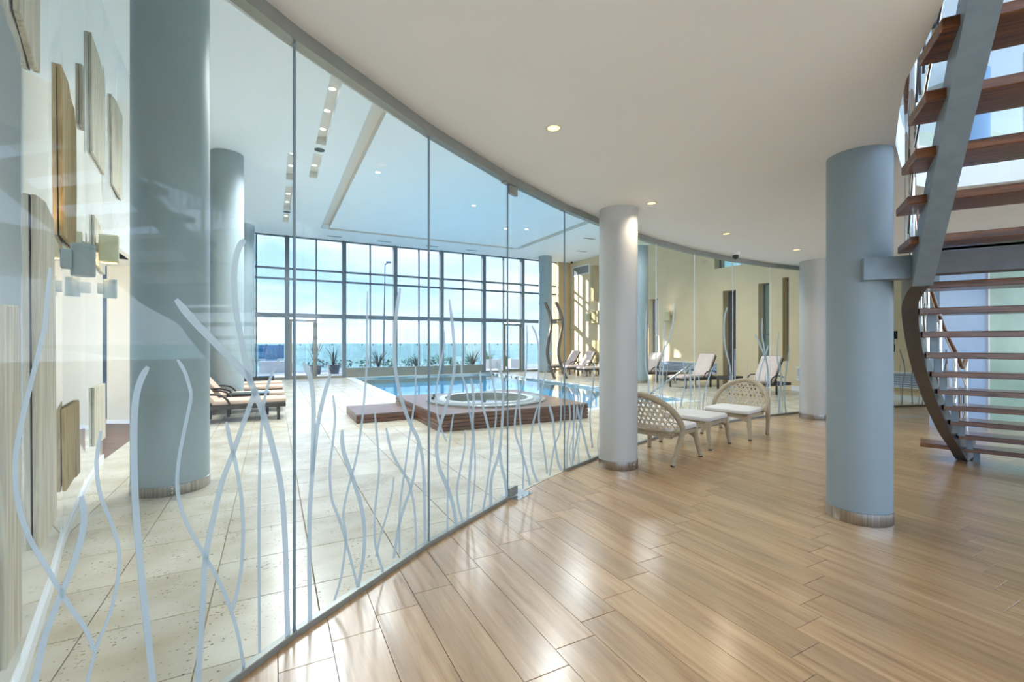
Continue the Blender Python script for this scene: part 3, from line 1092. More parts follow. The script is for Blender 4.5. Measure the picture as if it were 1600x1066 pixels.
# ---------------------------------------------------------------- curved glass partition
# (pane, width, [(along, height), ...]) of the frosted blades on the glass
STRANDS = [
    (0, 0.0125, [(0.194,1.734),(0.182,1.56),(0.173,1.504),(0.155,1.406),(0.129,1.264),(0.115,1.143),(0.122,1.017),(0.148,0.902),(0.192,0.784),(0.239,0.658),(0.285,0.549),(0.306,0.468)]),
    (0, 0.0187, [(0.273,0.994),(0.28,0.912),(0.264,0.823),(0.235,0.733),(0.208,0.665),(0.18,0.581),(0.158,0.462),(0.148,0.403)]),
    (0, 0.0115, [(0.327,1.199),(0.314,1.094),(0.325,0.982),(0.357,0.873),(0.379,0.774),(0.376,0.675),(0.353,0.564),(0.316,0.477),(0.29,0.376),(0.278,0.306)]),
    (0, 0.0225, [(0.471,1.41),(0.448,1.364),(0.431,1.292),(0.425,1.159),(0.429,0.95),(0.441,0.76),(0.462,0.515),(0.488,0.238),(0.499,0.118)]),
    (0, 0.0144, [(0.575,1.432),(0.602,1.386),(0.622,1.32),(0.627,1.274),(0.599,1.137),(0.578,1.016),(0.578,0.903),(0.612,0.778),(0.676,0.635),(0.759,0.448),(0.824,0.245),(0.859,0.061)]),
    (0, 0.0314, [(0.57,1.667),(0.637,1.588),(0.731,1.495),(0.865,1.364),(0.904,1.303),(0.968,1.15),(1.029,0.948),(1.067,0.772),(1.09,0.501),(1.105,0.035)]),
    (0, 0.0277, [(0.868,1.962),(0.837,1.916),(0.818,1.833),(0.815,1.734),(0.828,1.619),(0.849,1.52),(0.871,1.41),(0.901,1.309)]),
    (0, 0.0251, [(0.924,1.29),(0.907,1.244),(0.859,1.132),(0.809,1.011),(0.759,0.899),(0.725,0.773),(0.692,0.633),(0.679,0.475),(0.668,0.297),(0.655,0.078)]),
    (0, 0.0174, [(0.779,1.156),(0.797,1.072),(0.828,0.938),(0.852,0.789),(0.859,0.645),(0.852,0.504),(0.834,0.408),(0.806,0.323)]),
    (0, 0.0154, [(1.052,1.415),(1.0,1.322),(0.972,1.237),(0.958,1.139),(0.948,1.006),(0.941,0.736),(0.941,0.44),(0.944,0.05)]),
    (1, 0.0289, [(0.046,1.397),(0.094,1.304),(0.111,1.177),(0.111,0.993),(0.103,0.804)]),
    (1, 0.0271, [(0.227,1.326),(0.178,1.196),(0.144,1.073),(0.123,0.949),(0.103,0.784),(0.086,0.525),(0.09,0.035)]),
    (1, 0.0163, [(0.245,1.203),(0.259,1.083),(0.245,0.953),(0.222,0.798),(0.236,0.63),(0.291,0.493),(0.349,0.321),(0.414,0.105),(0.429,0.045)]),
    (1, 0.0289, [(0.31,0.999),(0.32,0.88),(0.383,0.724),(0.455,0.532),(0.487,0.362),(0.476,0.188),(0.434,0.039)]),
    (1, 0.0175, [(0.514,1.813),(0.508,1.559),(0.508,1.387),(0.487,1.162),(0.466,1.022),(0.424,0.823),(0.358,0.656),(0.32,0.513),(0.339,0.355),(0.301,0.158),(0.254,0.054)]),
    (1, 0.0182, [(0.575,1.069),(0.604,0.851),(0.615,0.683),(0.581,0.459),(0.581,0.243),(0.651,0.036)]),
    (1, 0.0221, [(0.681,0.947),(0.73,0.792),(0.813,0.662),(0.901,0.548),(0.957,0.402),(0.986,0.226),(0.993,0.035)]),
    (1, 0.0339, [(0.82,1.862),(0.781,1.7),(0.761,1.504),(0.768,1.339),(0.807,1.183),(0.867,1.042),(0.943,0.911),(1.015,0.808),(1.067,0.659),(1.09,0.435),(1.098,0.035)]),
    (1, 0.0204, [(0.986,1.328),(0.986,1.143),(0.957,1.003),(0.922,0.87),(0.873,0.647),(0.84,0.508),(0.813,0.344),(0.813,0.078)]),
    (1, 0.0304, [(1.015,0.794),(0.986,0.633),(0.943,0.501),(0.86,0.376),(0.807,0.269),(0.755,0.077)]),
    (1, 0.0183, [(0.755,0.609),(0.736,0.505),(0.687,0.387),(0.633,0.28),(0.587,0.157)]),
    (2, 0.0381, [(0.235,1.836),(0.284,1.571),(0.301,1.322),(0.252,1.127),(0.18,0.98),(0.118,0.857),(0.08,0.723),(0.11,0.552),(0.203,0.385),(0.284,0.206),(0.326,0.035)]),
    (2, 0.0193, [(0.164,1.613),(0.172,1.49),(0.118,1.295),(0.073,1.124),(0.088,0.963),(0.149,0.813),(0.203,0.729)]),
    (2, 0.0208, [(0.293,0.956),(0.252,0.785),(0.219,0.541),(0.211,0.035)]),
    (2, 0.0254, [(0.439,0.779),(0.439,0.642),(0.377,0.462),(0.335,0.324),(0.352,0.185),(0.412,0.035)]),
    (2, 0.0394, [(0.529,1.199),(0.567,1.012),(0.548,0.831),(0.557,0.689),(0.52,0.471),(0.492,0.237),(0.483,0.035)]),
    (2, 0.0239, [(0.395,1.354),(0.403,1.239),(0.465,1.098),(0.511,0.906),(0.576,0.686),(0.585,0.341),(0.529,0.076)]),
    (2, 0.0316, [(0.663,1.251),(0.692,0.987),(0.763,0.815),(0.825,0.651),(0.836,0.489),(0.773,0.23),(0.712,0.035)]),
    (2, 0.0285, [(0.815,1.494),(0.836,1.241),(0.911,1.01),(0.922,0.804),(0.879,0.63),(0.857,0.478)]),
    (2, 0.0478, [(0.922,1.313),(1.0,1.232),(1.046,1.104),(1.046,0.912),(1.012,0.636),(0.967,0.461),(0.847,0.273),(0.836,0.035)]),
    (2, 0.0468, [(0.989,0.486),(1.023,0.335),(1.081,0.194),(1.116,0.035)]),
    (3, 0.0337, [(0.423,1.672),(0.523,1.554),(0.562,1.371),(0.549,0.994)]),
    (3, 0.0311, [(0.326,1.675),(0.338,1.467),(0.314,1.228),(0.232,1.047),(0.13,0.823),(0.119,0.624),(0.209,0.445),(0.314,0.237),(0.386,0.035)]),
    (3, 0.0367, [(0.549,0.838),(0.435,0.626),(0.398,0.375),(0.447,0.173),(0.536,0.035)]),
    (3, 0.0337, [(0.708,1.188),(0.627,0.987),(0.562,0.695),(0.654,0.414),(0.735,0.072)]),
    (3, 0.0462, [(0.776,0.813),(0.861,0.64),(0.89,0.443),(0.978,0.145),(1.068,0.035)]),
    (3, 0.0277, [(0.163,1.166),(0.197,0.834),(0.232,0.51),(0.267,0.247),(0.255,0.035)]),
    (3, 0.0347, [(1.053,1.097),(1.053,0.825),(1.023,0.5),(0.89,0.335),(0.818,0.123),(0.79,0.035)]),
    (4, 0.0372, [(0.181,1.004),(0.195,0.75),(0.181,0.355),(0.166,0.035)]),
    (4, 0.0426, [(0.267,0.742),(0.312,0.59),(0.402,0.397),(0.526,0.106),(0.589,0.038)]),
    (4, 0.0350, [(0.417,0.766),(0.341,0.524),(0.253,0.304),(0.181,0.087)]),
    (4, 0.0331, [(0.054,0.938),(0.11,0.631),(0.054,0.338),(0.04,0.035)]),
    (4, 0.0351, [(0.686,1.295),(0.654,0.97),(0.573,0.573),(0.637,0.158)]),
    (7, 0.0492, [(1.05,2.157),(0.94,1.903),(0.961,1.452),(1.116,1.092),(1.184,0.8),(1.139,0.237)]),
    (6, 0.0373, [(0.529,2.15),(0.49,1.803),(0.335,1.51),(0.184,1.337),(0.091,0.946),(0.146,0.436)]),
    (6, 0.0372, [(0.221,1.816),(0.221,1.347),(0.165,0.84),(0.202,0.126)]),
    (8, 0.0488, [(0.957,1.986),(0.936,1.692),(1.046,1.268),(1.135,0.905),(1.113,0.144)]),
    (8, 0.0492, [(0.698,1.664),(0.914,1.385),(1.113,1.061),(1.18,0.658)]),
    (8, 0.0434, [(1.158,1.448),(1.046,1.217),(0.848,0.826),(0.783,0.169)]),
    (5, 0.0431, [(0.917,2.033),(0.878,1.645),(0.878,1.162),(0.977,0.866),(0.957,0.187)]),
    (8, 0.0397, [(0.06,1.378),(0.06,0.831),(0.099,0.22)]),
    (7, 0.0397, [(0.536,1.039),(0.373,0.759),(0.253,0.427),(0.293,0.083)]),
    (6, 0.0409, [(0.793,1.232),(0.877,0.798),(0.711,0.382),(0.752,0.036)]),
    (9, 0.0408, [(0.26,1.697),(0.22,1.172),(0.341,0.774),(0.26,0.054)]),
    (9, 0.0411, [(0.589,1.367),(0.505,0.902),(0.423,0.506),(0.505,0.037)]),
    (12, 0.0362, [(0.359,1.351),(0.504,0.903),(0.45,0.531),(0.432,0.054)]),
    (12, 0.0366, [(0.778,1.2),(0.704,0.676),(0.723,0.046)]),
    (12, 0.0368, [(0.961,0.371),(0.888,0.042)]),
]



def ribbon(pts, wd, y0):
    """flat strip of film on the pane, with a rounded top"""
    P = bez([(s, z, 0) for s, z in pts], 6)
    n = len(P)
    vs, fs = [], []
    L, R_ = [], []
    for i, p in enumerate(P):
        d = (P[min(i + 1, n - 1)] - P[max(i - 1, 0)]).normalized()
        nn = Vector((-d.y, d.x, 0))
        k = wd / 2 * (0.55 + 0.45 * min(1, i / 3.0)) if i < 3 else wd / 2
        L.append(p + nn * k)
        R_.append(p - nn * k)
    for y in (y0, y0 - 0.0012):
        vs += [(p.x, y, p.y) for p in L] + [(p.x, y, p.y) for p in R_]
    for i in range(n - 1):
        fs.append((i, i + 1, n + i + 1, n + i))
        fs.append((2 * n + i + 1, 2 * n + i, 3 * n + i, 3 * n + i + 1))
        fs.append((i + 1, i, 2 * n + i, 2 * n + i + 1))
        fs.append((n + i, n + i + 1, 3 * n + i + 1, 3 * n + i))
    fs.append((0, n, 3 * n, 2 * n))
    fs.append((n - 1, 2 * n - 1, 4 * n - 1, 3 * n - 1))
    return MB().add(vs, fs)


partition = struct(empty('wall_glass_partition', (GV[0][0], GV[0][1], 0)))
rng = random.Random(3)
DOOR_I = 3
for i in range(len(GV) - 1):
    a, b = Vector((*GV[i], 0)), Vector((*GV[i + 1], 0))
    L = (b - a).length
    rz = math.atan2(b.y - a.y, b.x - a.x)
    is_door = i == DOOR_I
    z0 = 0.012 if is_door else 0.03
    if is_door:
        par = struct(empty('door_3', a, rz))
        pane = MB().box(0.004, L - .004, -.006, .006, z0, ZL - .075).build('pane', M['glass'], par)
        inv = None
    else:
        par = partition
        pane = MB().box(0.004, L - .004, -.006, .006, z0, ZL - .07).build('glass_pane', M['glass'], par, loc=a - Vector(partition.location), rotz=rz)
    mine = [(w_, pts) for (j, w_, pts) in STRANDS if j == i]
    if i >= 4:
        # low finer blades between the tall ones
        for k in range(5 if i < 12 else 4):
            s0 = rng.uniform(.06, L - .06)
            top = rng.uniform(.5, 1.25)
            amp = rng.uniform(.02, .06) * rng.choice((-1, 1))
            pts = []
            for q in range(6):
                z = top + (0.035 - top) * q / 5
                s = s0 + amp * math.sin(q * 1.1 + k) * (1 - q / 8)
                pts.append((min(max(s, .02), L - .02), z))
            mine.append((rng.uniform(.012, .02), pts))
    for w_, pts in mine:
        pts = list(pts)
        if i == 0 and 0.05 < pts[-1][1] < .41 and pts[-1][1] not in (.323,):
            pts.append((pts[-1][0], .04))
        lo = min(p[0] for p in pts)
        hi = max(p[0] for p in pts)
        if hi > L - .01:
            pts = [(min(s, L - .012), z) for s, z in pts]
        if lo < .01:
            pts = [(max(s, .012), z) for s, z in pts]
        ribbon(pts, w_, -.0065).build('strand', M['frost'], pane)
    # seams and channels
    kw = dict(loc=a - Vector(partition.location), rotz=rz)
    MB().box(-.004, .004, -.007, .007, .03, ZL - .07).build('joint_seal', M['seam'] if i < 5 else M['seam_light'], partition, **kw)
    MB().box(0, L, -.03, .035, ZL - .075, ZL).build('top_channel', M['rail'], partition, **kw)
    if not is_door:
        MB().box(0, L, -.022, .022, 0.0, .034, .004).build('bottom_channel', M['rail'], partition, **kw)
    if is_door:
        for z_ in (0.014, ZL - .17):
            MB().box(0.01, .15, -.016, .016, z_, z_ + .085).build('patch_fitting', M['rail'], par)
        MB().box(0.02, .30, -.10, .10, 0.0005, .004).build('floor_plate', M['chrome'], par)
        MB().box(-.06, .10, -.03, .03, ZL - .09, ZL - .05).build('top_pivot', M['rail'], par)
    if i == 12:
        MB().box(.10, .24, -.06, -.012, 1.58, 1.76).build('lock_box', M['black'], pane)
        MB().tube([(.17, -.035, 1.58), (.168, -.035, 1.45)], .006, 6).build('key_cord', M['black'], pane)
        MB().box(.155, .182, -.045, -.028, 1.28, 1.46).build('key_tag', M['black'], pane)
        MB().box(.06, .12, -.05, -.012, 2.72, 2.88).build('upper_hinge', M['black'], pane)

# ---------------------------------------------------------------- columns
def column(x, y, r, z1, mat, label, cat_group, band=True, band_h=0.10, z0=0.0):
    t = thing('round_column', label, 'column', (x, y, z0), 0, cat_group)
    MB().lathe([(r, .0 if not band else band_h - .004), (r, z1 - z0)], 56).build('shaft', mat, t, True)
    if band:
        b = MB().lathe([(r + .004, 0.0), (r + .006, 0.004), (r + .006, band_h), (r, band_h + .002)], 56)
        bo = b.build('base_band', M['steel_band'], t, True)
        for dz in (.03, .07):
            s = MB().lathe([(.006, 0), (.006, .004), (0, .004)], 8)
            s.xform(lambda p: Vector((p.x, -p.z, p.y)))
            s.build('screw', M['chrome'], bo, loc=(0.62 * r, -(r + .006) * .7846, dz), rotz=.67)
    return t


column(1.289, 5.52, .228, ZL, M['column_lit'], 'pale round column with steel base band between the glass door and a rattan chair', None)
column(2.978, 3.909, .2312, ZL, M['column'], 'blue-grey round column with steel base band carrying the staircase beam', None)
column(5.95, 8.98, .232, ZL, M['column_lit'], 'white round column with steel base band near the glass beyond the rattan chairs', None)
pl = ['large grey round column standing beside the panelled glossy wall', 'grey round column rising among the tan loungers',
      'grey round column standing close to the sea windows at the lounger row end']
for k, v in enumerate((5.80, 12.25, 19.3)):
    p = W(-0.93, v)
    column(p.x, p.y, .331, ZP, M['column_pool'], pl[k], None)
pr = ['grey round column by the wall vent at the sea windows', 'blue-grey round hall column between the pool and the cream wall lamp',
      'round hall column standing close to the glass near the teal windows']
for k, v in enumerate((19.45, 12.85, 6.35)):
    p = W(12.1, v)
    column(p.x, p.y, .331, ZP, M['column_pool'], pr[k], None)

# ---------------------------------------------------------------- swimming pool
pool = struct(empty('floor_pool_basin'))
mb = MB()
D = -1.35
(a0, a1, b0, b1), (c0, c1, d0, d1) = POOL
outline = [(a0, b1), (a0, b0), (a1, b0), (c0, d0), (c1, d0), (c1, d1)]
vs = [(u, v, z) for z in (D, -0.0) for u, v in outline]
n = len(outline)
fs = [(5, 4, 3, 2), (5, 2, 1, 0)]
for i in range(n):
    j = (i + 1) % n
    fs.append((i, j, n + j, n + i))
mb.add(vs, fs)
mb.xform(lambda p: W(p.x, p.y, p.z))
mb.build('basin', M['mosaic'], pool)
# steps down from the near right corner
for k in range(4):
    uvbox('pool_step', M['mosaic'], (c1 - 1.6, c1, d0, d0 + 1.1 - .0 * k, D, -.16 - .2 * k) if k == 0 else
          (c1 - 1.6 - .32 * k, c1 - 1.6 - .32 * (k - 1), d0, d0 + 1.1, D, -.16 - .25 * k), pool)
cop = [(a0 - CO, a0, b0, b1 + .3), (c1, c1 + CO, d0 - CO, d1 + .3), (c0, c1, d0 - CO, d0), (a0, c1, b1, b1 + .3)]
for q in cop:
    horiz = (q[1] - q[0]) > (q[3] - q[2])
    Ltot = (q[1] - q[0]) if horiz else (q[3] - q[2])
    m = max(1, round(Ltot / .62))
    for k in range(m):
        s0, s1 = k / m * Ltot + .003, (k + 1) / m * Ltot - .003
        qq = (q[0] + s0, q[0] + s1, q[2], q[3]) if horiz else (q[0], q[1], q[2] + s0, q[2] + s1)
        uvbox('coping_slab', M['coping'], (*qq, -.08, .006), pool, .004)
for k in range(19):  # blue dashes laid on the coping imitate reflections along the pool edge
    v = d0 + .3 + k * .62
    if v < d1 - .3:
        uvbox('reflection_dash', M['dash_blue'], (c1 + .02, c1 + .16, v, v + (.34 if k % 2 else .24), .0055, .0085), pool)
mb = MB().add([(u, v, -.055) for u, v in outline], [(5, 4, 3, 2), (5, 2, 1, 0)])
mb.xform(lambda p: W(p.x, p.y, p.z))
wat = mb.build('pool_water', M['water'])
tag(wat, 'clear blue water filling the indoor swimming pool', 'water')
# slide-in rail at the near right corner
hr = thing('pool_handrail', 'stainless steel handrail sloping down into the blue pool', 'handrail', W(9.52, 8.30))
hr.rotation_euler = (0, 0, TH)
MB().tube([(0.05, 0, 0), (0.05, 0, .90)], .024, 12).build('post', M['chrome'], hr, True)
MB().tube(bez([(.10, 0, .905), (0.0, 0, .90), (-.12, 0, .83), (-1.75, 0, .02), (-1.86, 0, -.1), (-1.86, 0, -.5)], 6), .026, 12).build('sloping_rail', M['chrome'], hr, True)
MB().lathe([(.05, 0), (.05, .012), (.024, .016)], 16, .05, 0).build('base_flange', M['chrome'], hr, True)

# ---------------------------------------------------------------- spa on its timber deck
S0, S1, T0, T1 = 2.45, 5.52, 7.27, 10.32
sc_u, sc_v = (S0 + S1) / 2 + .02, (T0 + T1) / 2
deck = thing('spa_deck', 'square brown timber platform around the round whirlpool', 'deck', W(0, 0), TH)
HD = 0.29
NB = 26
bw_ = (T1 - T0) / NB
for k in range(NB):
    v0 = T0 + k * bw_ + .005
    v1 = T0 + (k + 1) * bw_ - .005
    R0 = 1.17

    def chord(v):
        q = R0 * R0 - (v - sc_v) ** 2
        return math.sqrt(q) if q > 0 else 0.0

    h0, h1 = chord(v0), chord(v1)
    if max(h0, h1) < .05:
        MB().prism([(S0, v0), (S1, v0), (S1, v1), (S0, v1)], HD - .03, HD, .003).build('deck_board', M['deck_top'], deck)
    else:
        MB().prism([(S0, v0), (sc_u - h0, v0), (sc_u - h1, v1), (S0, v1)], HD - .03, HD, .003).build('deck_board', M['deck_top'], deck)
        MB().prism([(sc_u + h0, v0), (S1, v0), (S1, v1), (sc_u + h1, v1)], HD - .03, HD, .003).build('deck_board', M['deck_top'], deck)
for k in range(4):
    z0, z1 = 0.006 + k * .0635, 0.006 + (k + 1) * .0635 - .009
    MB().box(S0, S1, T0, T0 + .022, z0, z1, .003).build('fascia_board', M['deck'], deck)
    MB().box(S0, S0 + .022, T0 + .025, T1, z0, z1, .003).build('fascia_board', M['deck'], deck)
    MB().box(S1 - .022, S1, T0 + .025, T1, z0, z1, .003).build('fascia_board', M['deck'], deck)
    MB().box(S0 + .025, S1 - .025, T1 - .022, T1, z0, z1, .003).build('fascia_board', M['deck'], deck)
mbk = MB()
for q in ((S0 + .03, S1 - .03, T0 + .03, T0 + .08), (S0 + .03, S1 - .03, T1 - .08, T1 - .03), (S0 + .03, S0 + .08, T0 + .08, T1 - .08), (S1 - .08, S1 - .03, T0 + .08, T1 - .08)):
    mbk.box(*q, 0.0, HD - .032)
mbk.build('deck_frame', M['rubber'], deck)
st = thing('timber_step', 'low brown timber step against the side of the spa deck', 'step', W(0, 0), TH)
Q0, Q1, Y0_, Y1_ = 1.36, 2.44, 8.75, 10.05
for k in range(11):
    w_ = (Y1_ - Y0_) / 11
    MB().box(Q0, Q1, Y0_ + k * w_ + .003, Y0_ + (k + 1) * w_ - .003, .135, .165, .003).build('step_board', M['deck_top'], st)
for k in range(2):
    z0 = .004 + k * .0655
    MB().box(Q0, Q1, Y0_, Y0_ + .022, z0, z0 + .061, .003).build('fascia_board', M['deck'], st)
    MB().box(Q0, Q0 + .022, Y0_ + .025, Y1_, z0, z0 + .061, .003).build('fascia_board', M['deck'], st)
MB().box(Q0 + .04, Q1 - .02, Y0_ + .04, Y1_ - .02, 0, .133).build('step_frame', M['rubber'], st)
p = W(sc_u, sc_v, 0)
spa = thing('whirlpool', 'round pale whirlpool tub set into the timber deck', 'whirlpool', (p.x, p.y, 0), TH)
MB().lathe([(1.26, HD + .002), (1.255, HD + .03), (1.22, HD + .042), (1.04, HD + .042), (1.0, HD + .03)], 72).build('overflow_rim', M['spa'], spa, True)
MB().lathe([(1.0, HD + .03), (.985, HD + .05), (.93, HD + .055), (.87, HD + .045), (.85, HD + .0), (.80, HD - .25), (.45, HD - .28), (0.42, -.2), (0.0, -.2)], 72).build('tub_shell', M['spa'], spa, True)
MB().lathe([(1.0, HD + .032), (.985, HD + .056), (.93, HD + .06), (.875, HD + .05)], 72).build('white_lip', M['spa_rim'], spa, True)
MB().disc(.86, HD - .04, 48).build('spa_water', M['spa_water'], spa)
for a in (2.55, 2.95):
    MB().lathe([(.03, HD + .042), (.03, HD + .09), (.018, HD + .1), (.0, HD + .1)], 12, 1.13 * math.cos(a), 1.13 * math.sin(a)).build('control_knob', M['black'], spa, True)
for k in range(6):
    a = k * PI / 3 + .2
    MB().lathe([(.022, HD + .0425), (.022, HD + .05), (0, HD + .05)], 10, 1.12 * math.cos(a), 1.12 * math.sin(a)).build('drain_cap', M['grille'], spa, True)

# ---------------------------------------------------------------- wavy shower posts by the pool
sh = thing('wavy_shower', 'pair of tall wavy dark metal tubes joined by a crossbar beside the pool', 'shower', W(10.3, 15.7), 0)
for dx in (-.23, .23):
    pts = [(dx * 1.05 + .18, 0, 0), (dx + .0, 0, .45), (dx - .14, 0, 1.05), (dx - .06, 0, 1.7), (dx + .02, 0, 2.25), (dx - .04, 0, 2.65), (dx - .24, 0, 3.15)]
    MB().tube(bez(pts, 6), .062, 14).build('wavy_tube', M['shower'], sh, True)
MB().tube([(-.24, 0, 2.42), (.25, 0, 2.42)], .035, 10).build('crossbar', M['shower'], sh, True)
MB().tube([(-.27, -.06, 1.05), (-.20, -.12, 1.05)], .03, 8).build('tap', M['chrome'], sh, True)

# ---------------------------------------------------------------- weathered wood panels on the glossy wall
WALL2 = WALL + [(-5.75, 6.62), (-6.4, 7.75)]


def on_wall(s):
    for a, b in zip(WALL2[:-1], WALL2[1:]):
        L = math.hypot(b[0] - a[0], b[1] - a[1])
        if s <= L or b is WALL2[-1]:
            t = s / L
            d = ((b[0] - a[0]) / L, (b[1] - a[1]) / L)
            return Vector((a[0] + (b[0] - a[0]) * t, a[1] + (b[1] - a[1]) * t, 0)), Vector((d[1], -d[0], 0))
        s -= L


PANELS = [
    ('weathered', 'pale weathered wood panel cut off by the top of the wall near the partition', [(0.80, 4.2), (1.371, 4.2), (1.371, 2.828), (1.262, 2.799), (0.90, 2.87)]),
    ('weathered_gold_glow', 'weathered wood panel above the grey cylinder sconce, lamp glow put into its honey colour', [(2.42, 3.36), (2.85, 3.43), (2.99, 3.38), (3.27, 3.40), (3.44, 3.3), (3.473, 2.77), (3.43, 2.277), (2.55, 2.24)]),
    ('weathered', 'tall weathered wood panel high up between the narrow strip and the passage', [(4.64, 4.75), (5.3, 4.83), (5.875, 4.86), (5.875, 3.62), (4.72, 3.52)]),
    ('weathered', 'weathered wood panel on the upper wall above the passage opening', [(6.36, 4.86), (6.6, 4.9), (7.15, 4.9), (7.095, 3.61), (6.42, 3.66)]),
    ('weathered', 'very narrow weathered wood strip between two upper panels', [(3.878, 4.05), (4.08, 4.09), (4.08, 3.51), (3.90, 3.5)]),
    ('weathered', 'largest pale weathered wood panel with cracks, reaching almost to the floor', [(1.298, 2.21), (1.6, 2.25), (1.95, 2.22), (2.033, 1.63), (2.06, 1.1), (2.10, 0.42), (1.65, 0.43), (1.371, 0.48)]),
    ('weathered_gold_glow', 'small golden weathered wood panel low on the wall above the baseboard', [(2.744, 1.016), (3.645, 0.995), (3.73, 0.34), (3.46, 0.36), (3.40, 0.70), (3.36, 0.70), (3.33, 0.385), (2.80, 0.41)]),
    ('weathered', 'low weathered wood panel at the end of the glossy wall', [(4.882, 1.006), (5.9, 0.98), (5.94, 0.28), (4.90, 0.36)]),
    ('weathered', 'weathered wood panel between the glass partition and the largest panel', [(0.66, 1.64), (0.897, 1.65), (0.93, 1.06), (0.951, 0.26), (0.70, 0.26)]),
    ('weathered', 'weathered wood panel behind the cream box lamp', [(4.882, 2.893), (5.742, 2.872), (5.92, 2.36), (5.5, 2.35), (4.90, 2.44)]),
]
for mt, lab, pts in PANELS:
    s0 = min(p[0] for p in pts)
    s1 = max(p[0] for p in pts)
    a, n0 = on_wall(s0)
    b, n1 = on_wall(s1)
    d = (b - a).normalized()
    n = Vector((d.y, -d.x, 0))
    off = 0.002
    for q in WALL2:
        off = max(off, (Vector((*q, 0)) - a).dot(n) + .002 if 0 < (Vector((*q, 0)) - a).dot(d) < (b - a).length else 0)
    rz = math.atan2(d.y, d.x)
    m = MB().prism([(s - s0, z) for s, z in pts], 0.0, 0.022, 0.004)
    m.xform(lambda p: Vector((p.x, -p.z, p.y)))
    o = m.build('wood_panel', M[mt], None, False, a + n * off, rz)
    tag(o, lab, 'wall panel', 'weathered wood panels on the glossy wall')


def point_lamp(name, parent, loc, power, col, r=0.04, kind='POINT', spot=1.2, direction=None):
    l = bpy.data.lights.new(name, kind)
    l.energy = power
    l.color = col
    l.shadow_soft_size = r
    if kind == 'SPOT':
        l.spot_size = spot
        l.spot_blend = 0.6
    o = bpy.data.objects.new(name, l)
    COL.objects.link(o)
    o.parent = parent
    o.location = loc
    if direction:
        o.rotation_euler = Vector(direction).to_track_quat('-Z', 'Y').to_euler()
    return o


def sconce(s, z, lab):
    p, n = on_wall(s)
    t = thing('wall_sconce', lab, 'wall lamp', (p.x, p.y, z), math.atan2(n.y, n.x), 'grey wall sconces')
    MB().box(.028, .085, -.05, .05, -.06, .06, .004).build('bracket', M['sconce'], t)
    c = MB().lathe([(.0, -.105), (.058, -.105), (.062, -.10), (.062, .075), (.059, .076), (.059, .079), (.062, .08), (.062, .105), (.05, .105), (.05, .06), (0, .06)], 32, .135, 0)
    c.build('lamp_body', M['sconce'], t, True)
    MB().disc(.048, .075, 20, .135, 0).build('diffuser', M['lamp_glow'], t)
    point_lamp('sconce_light', t, (.135, 0, .14), 2.5, (1.0, .62, .28), .04, 'SPOT', 2.2, (-.35, 0, 1))
    return t


sconce(2.30, 2.045, 'grey cylinder wall sconce on a bracket beside the largest wood panel')
sconce(5.09, 2.11, 'grey cylinder wall sconce at the end of the glossy wall by the passage')
p, n = on_wall(4.98)
t = thing('box_lamp', 'cream square wall lamp shining warm light near the passage', 'wall lamp', (p.x, p.y, 2.55), math.atan2(n.y, n.x))
MB().box(.05, .22, -.05, .05, -.155, .155, .012).build('lamp_body', M['sconce_cream'], t)
MB().box(.03, .05, -.03, .03, -.05, .05).build('bracket', M['sconce_cream'], t)
MB().box(.07, .20, -.035, .035, -.159, -.156).build('diffuser', M['lamp_glow'], t)
point_lamp('box_lamp_light', t, (.1, 0, -.2), 1.5, (1.0, .62, .28), .04, 'SPOT', 2.2, (-.3, 0, -1))


# ---------------------------------------------------------------- cushions
def pillow(w, d, h, r=.08, n=6, dome=.012):
    """soft rounded slab, w along x, d along y, standing on z = 0"""
    def ring(ins, z):
        out = []
        a, b, rr = w / 2 - ins, d / 2 - ins, max(r - ins * .5, .015)
        for cx, cy, st in ((a - rr, b - rr, 0), (-a + rr, b - rr, 1), (-a + rr, -b + rr, 2), (a - rr, -b + rr, 3)):
            for k in range(n):
                ang = PI / 2 * (st + k / (n - 1))
                out.append((cx + rr * math.cos(ang), cy + rr * math.sin(ang), z))
        return out
    m = MB()
    e = h * .42
    rings = [ring(e * .8, 0), ring(e * .2, h * .12), ring(0, h * .4), ring(0, h * .6), ring(e * .2, h * .88), ring(e * .8, h), ring(w * .2 if w < d else d * .2, h + dome)]
    N = len(rings[0])
    vs = [p for q in rings for p in q]
    fs = [tuple(range(N - 1, -1, -1)), tuple((len(rings) - 1) * N + k for k in range(N))]
    for i in range(len(rings) - 1):
        for k in range(N):
            k2 = (k + 1) % N
            fs.append((i * N + k, i * N + k2, (i + 1) * N + k2, (i + 1) * N + k))
    return m.add(vs, fs)


# ---------------------------------------------------------------- rattan chairs and footstool
def apron(x0, y0, x1, y1, ztop, zend, zmid, th):
    """woven skirt between two legs with an arched lower edge"""
    m = MB()
    d = Vector((x1 - x0, y1 - y0, 0))
    L = d.length
    d.normalize()
    nn = Vector((-d.y, d.x, 0)) * th / 2
    K = 8
    for k in range(K):
        def low(t):
            return zend + (zmid - zend) * (1 - (2 * t - 1) ** 4)
        t0, t1 = k / K, (k + 1) / K
        a = Vector((x0, y0, 0)) + d * L * t0
        b = Vector((x0, y0, 0)) + d * L * t1
        vs = []
        for s in (1, -1):
            vs += [a + nn * s + Vector((0, 0, low(t0))), b + nn * s + Vector((0, 0, low(t1))), b + nn * s + Vector((0, 0, ztop)), a + nn * s + Vector((0, 0, ztop))]
        m.add(vs, [(3, 2, 1, 0), (4, 5, 6, 7), (0, 1, 5, 4), (2, 3, 7, 6)])
    return m


def leg_tube(pts, r0, r1):
    P = bez(pts, 4)
    n = len(P)
    return MB().tube(P, [r0 + (r1 - r0) * i / (n - 1) for i in range(n)], 10)


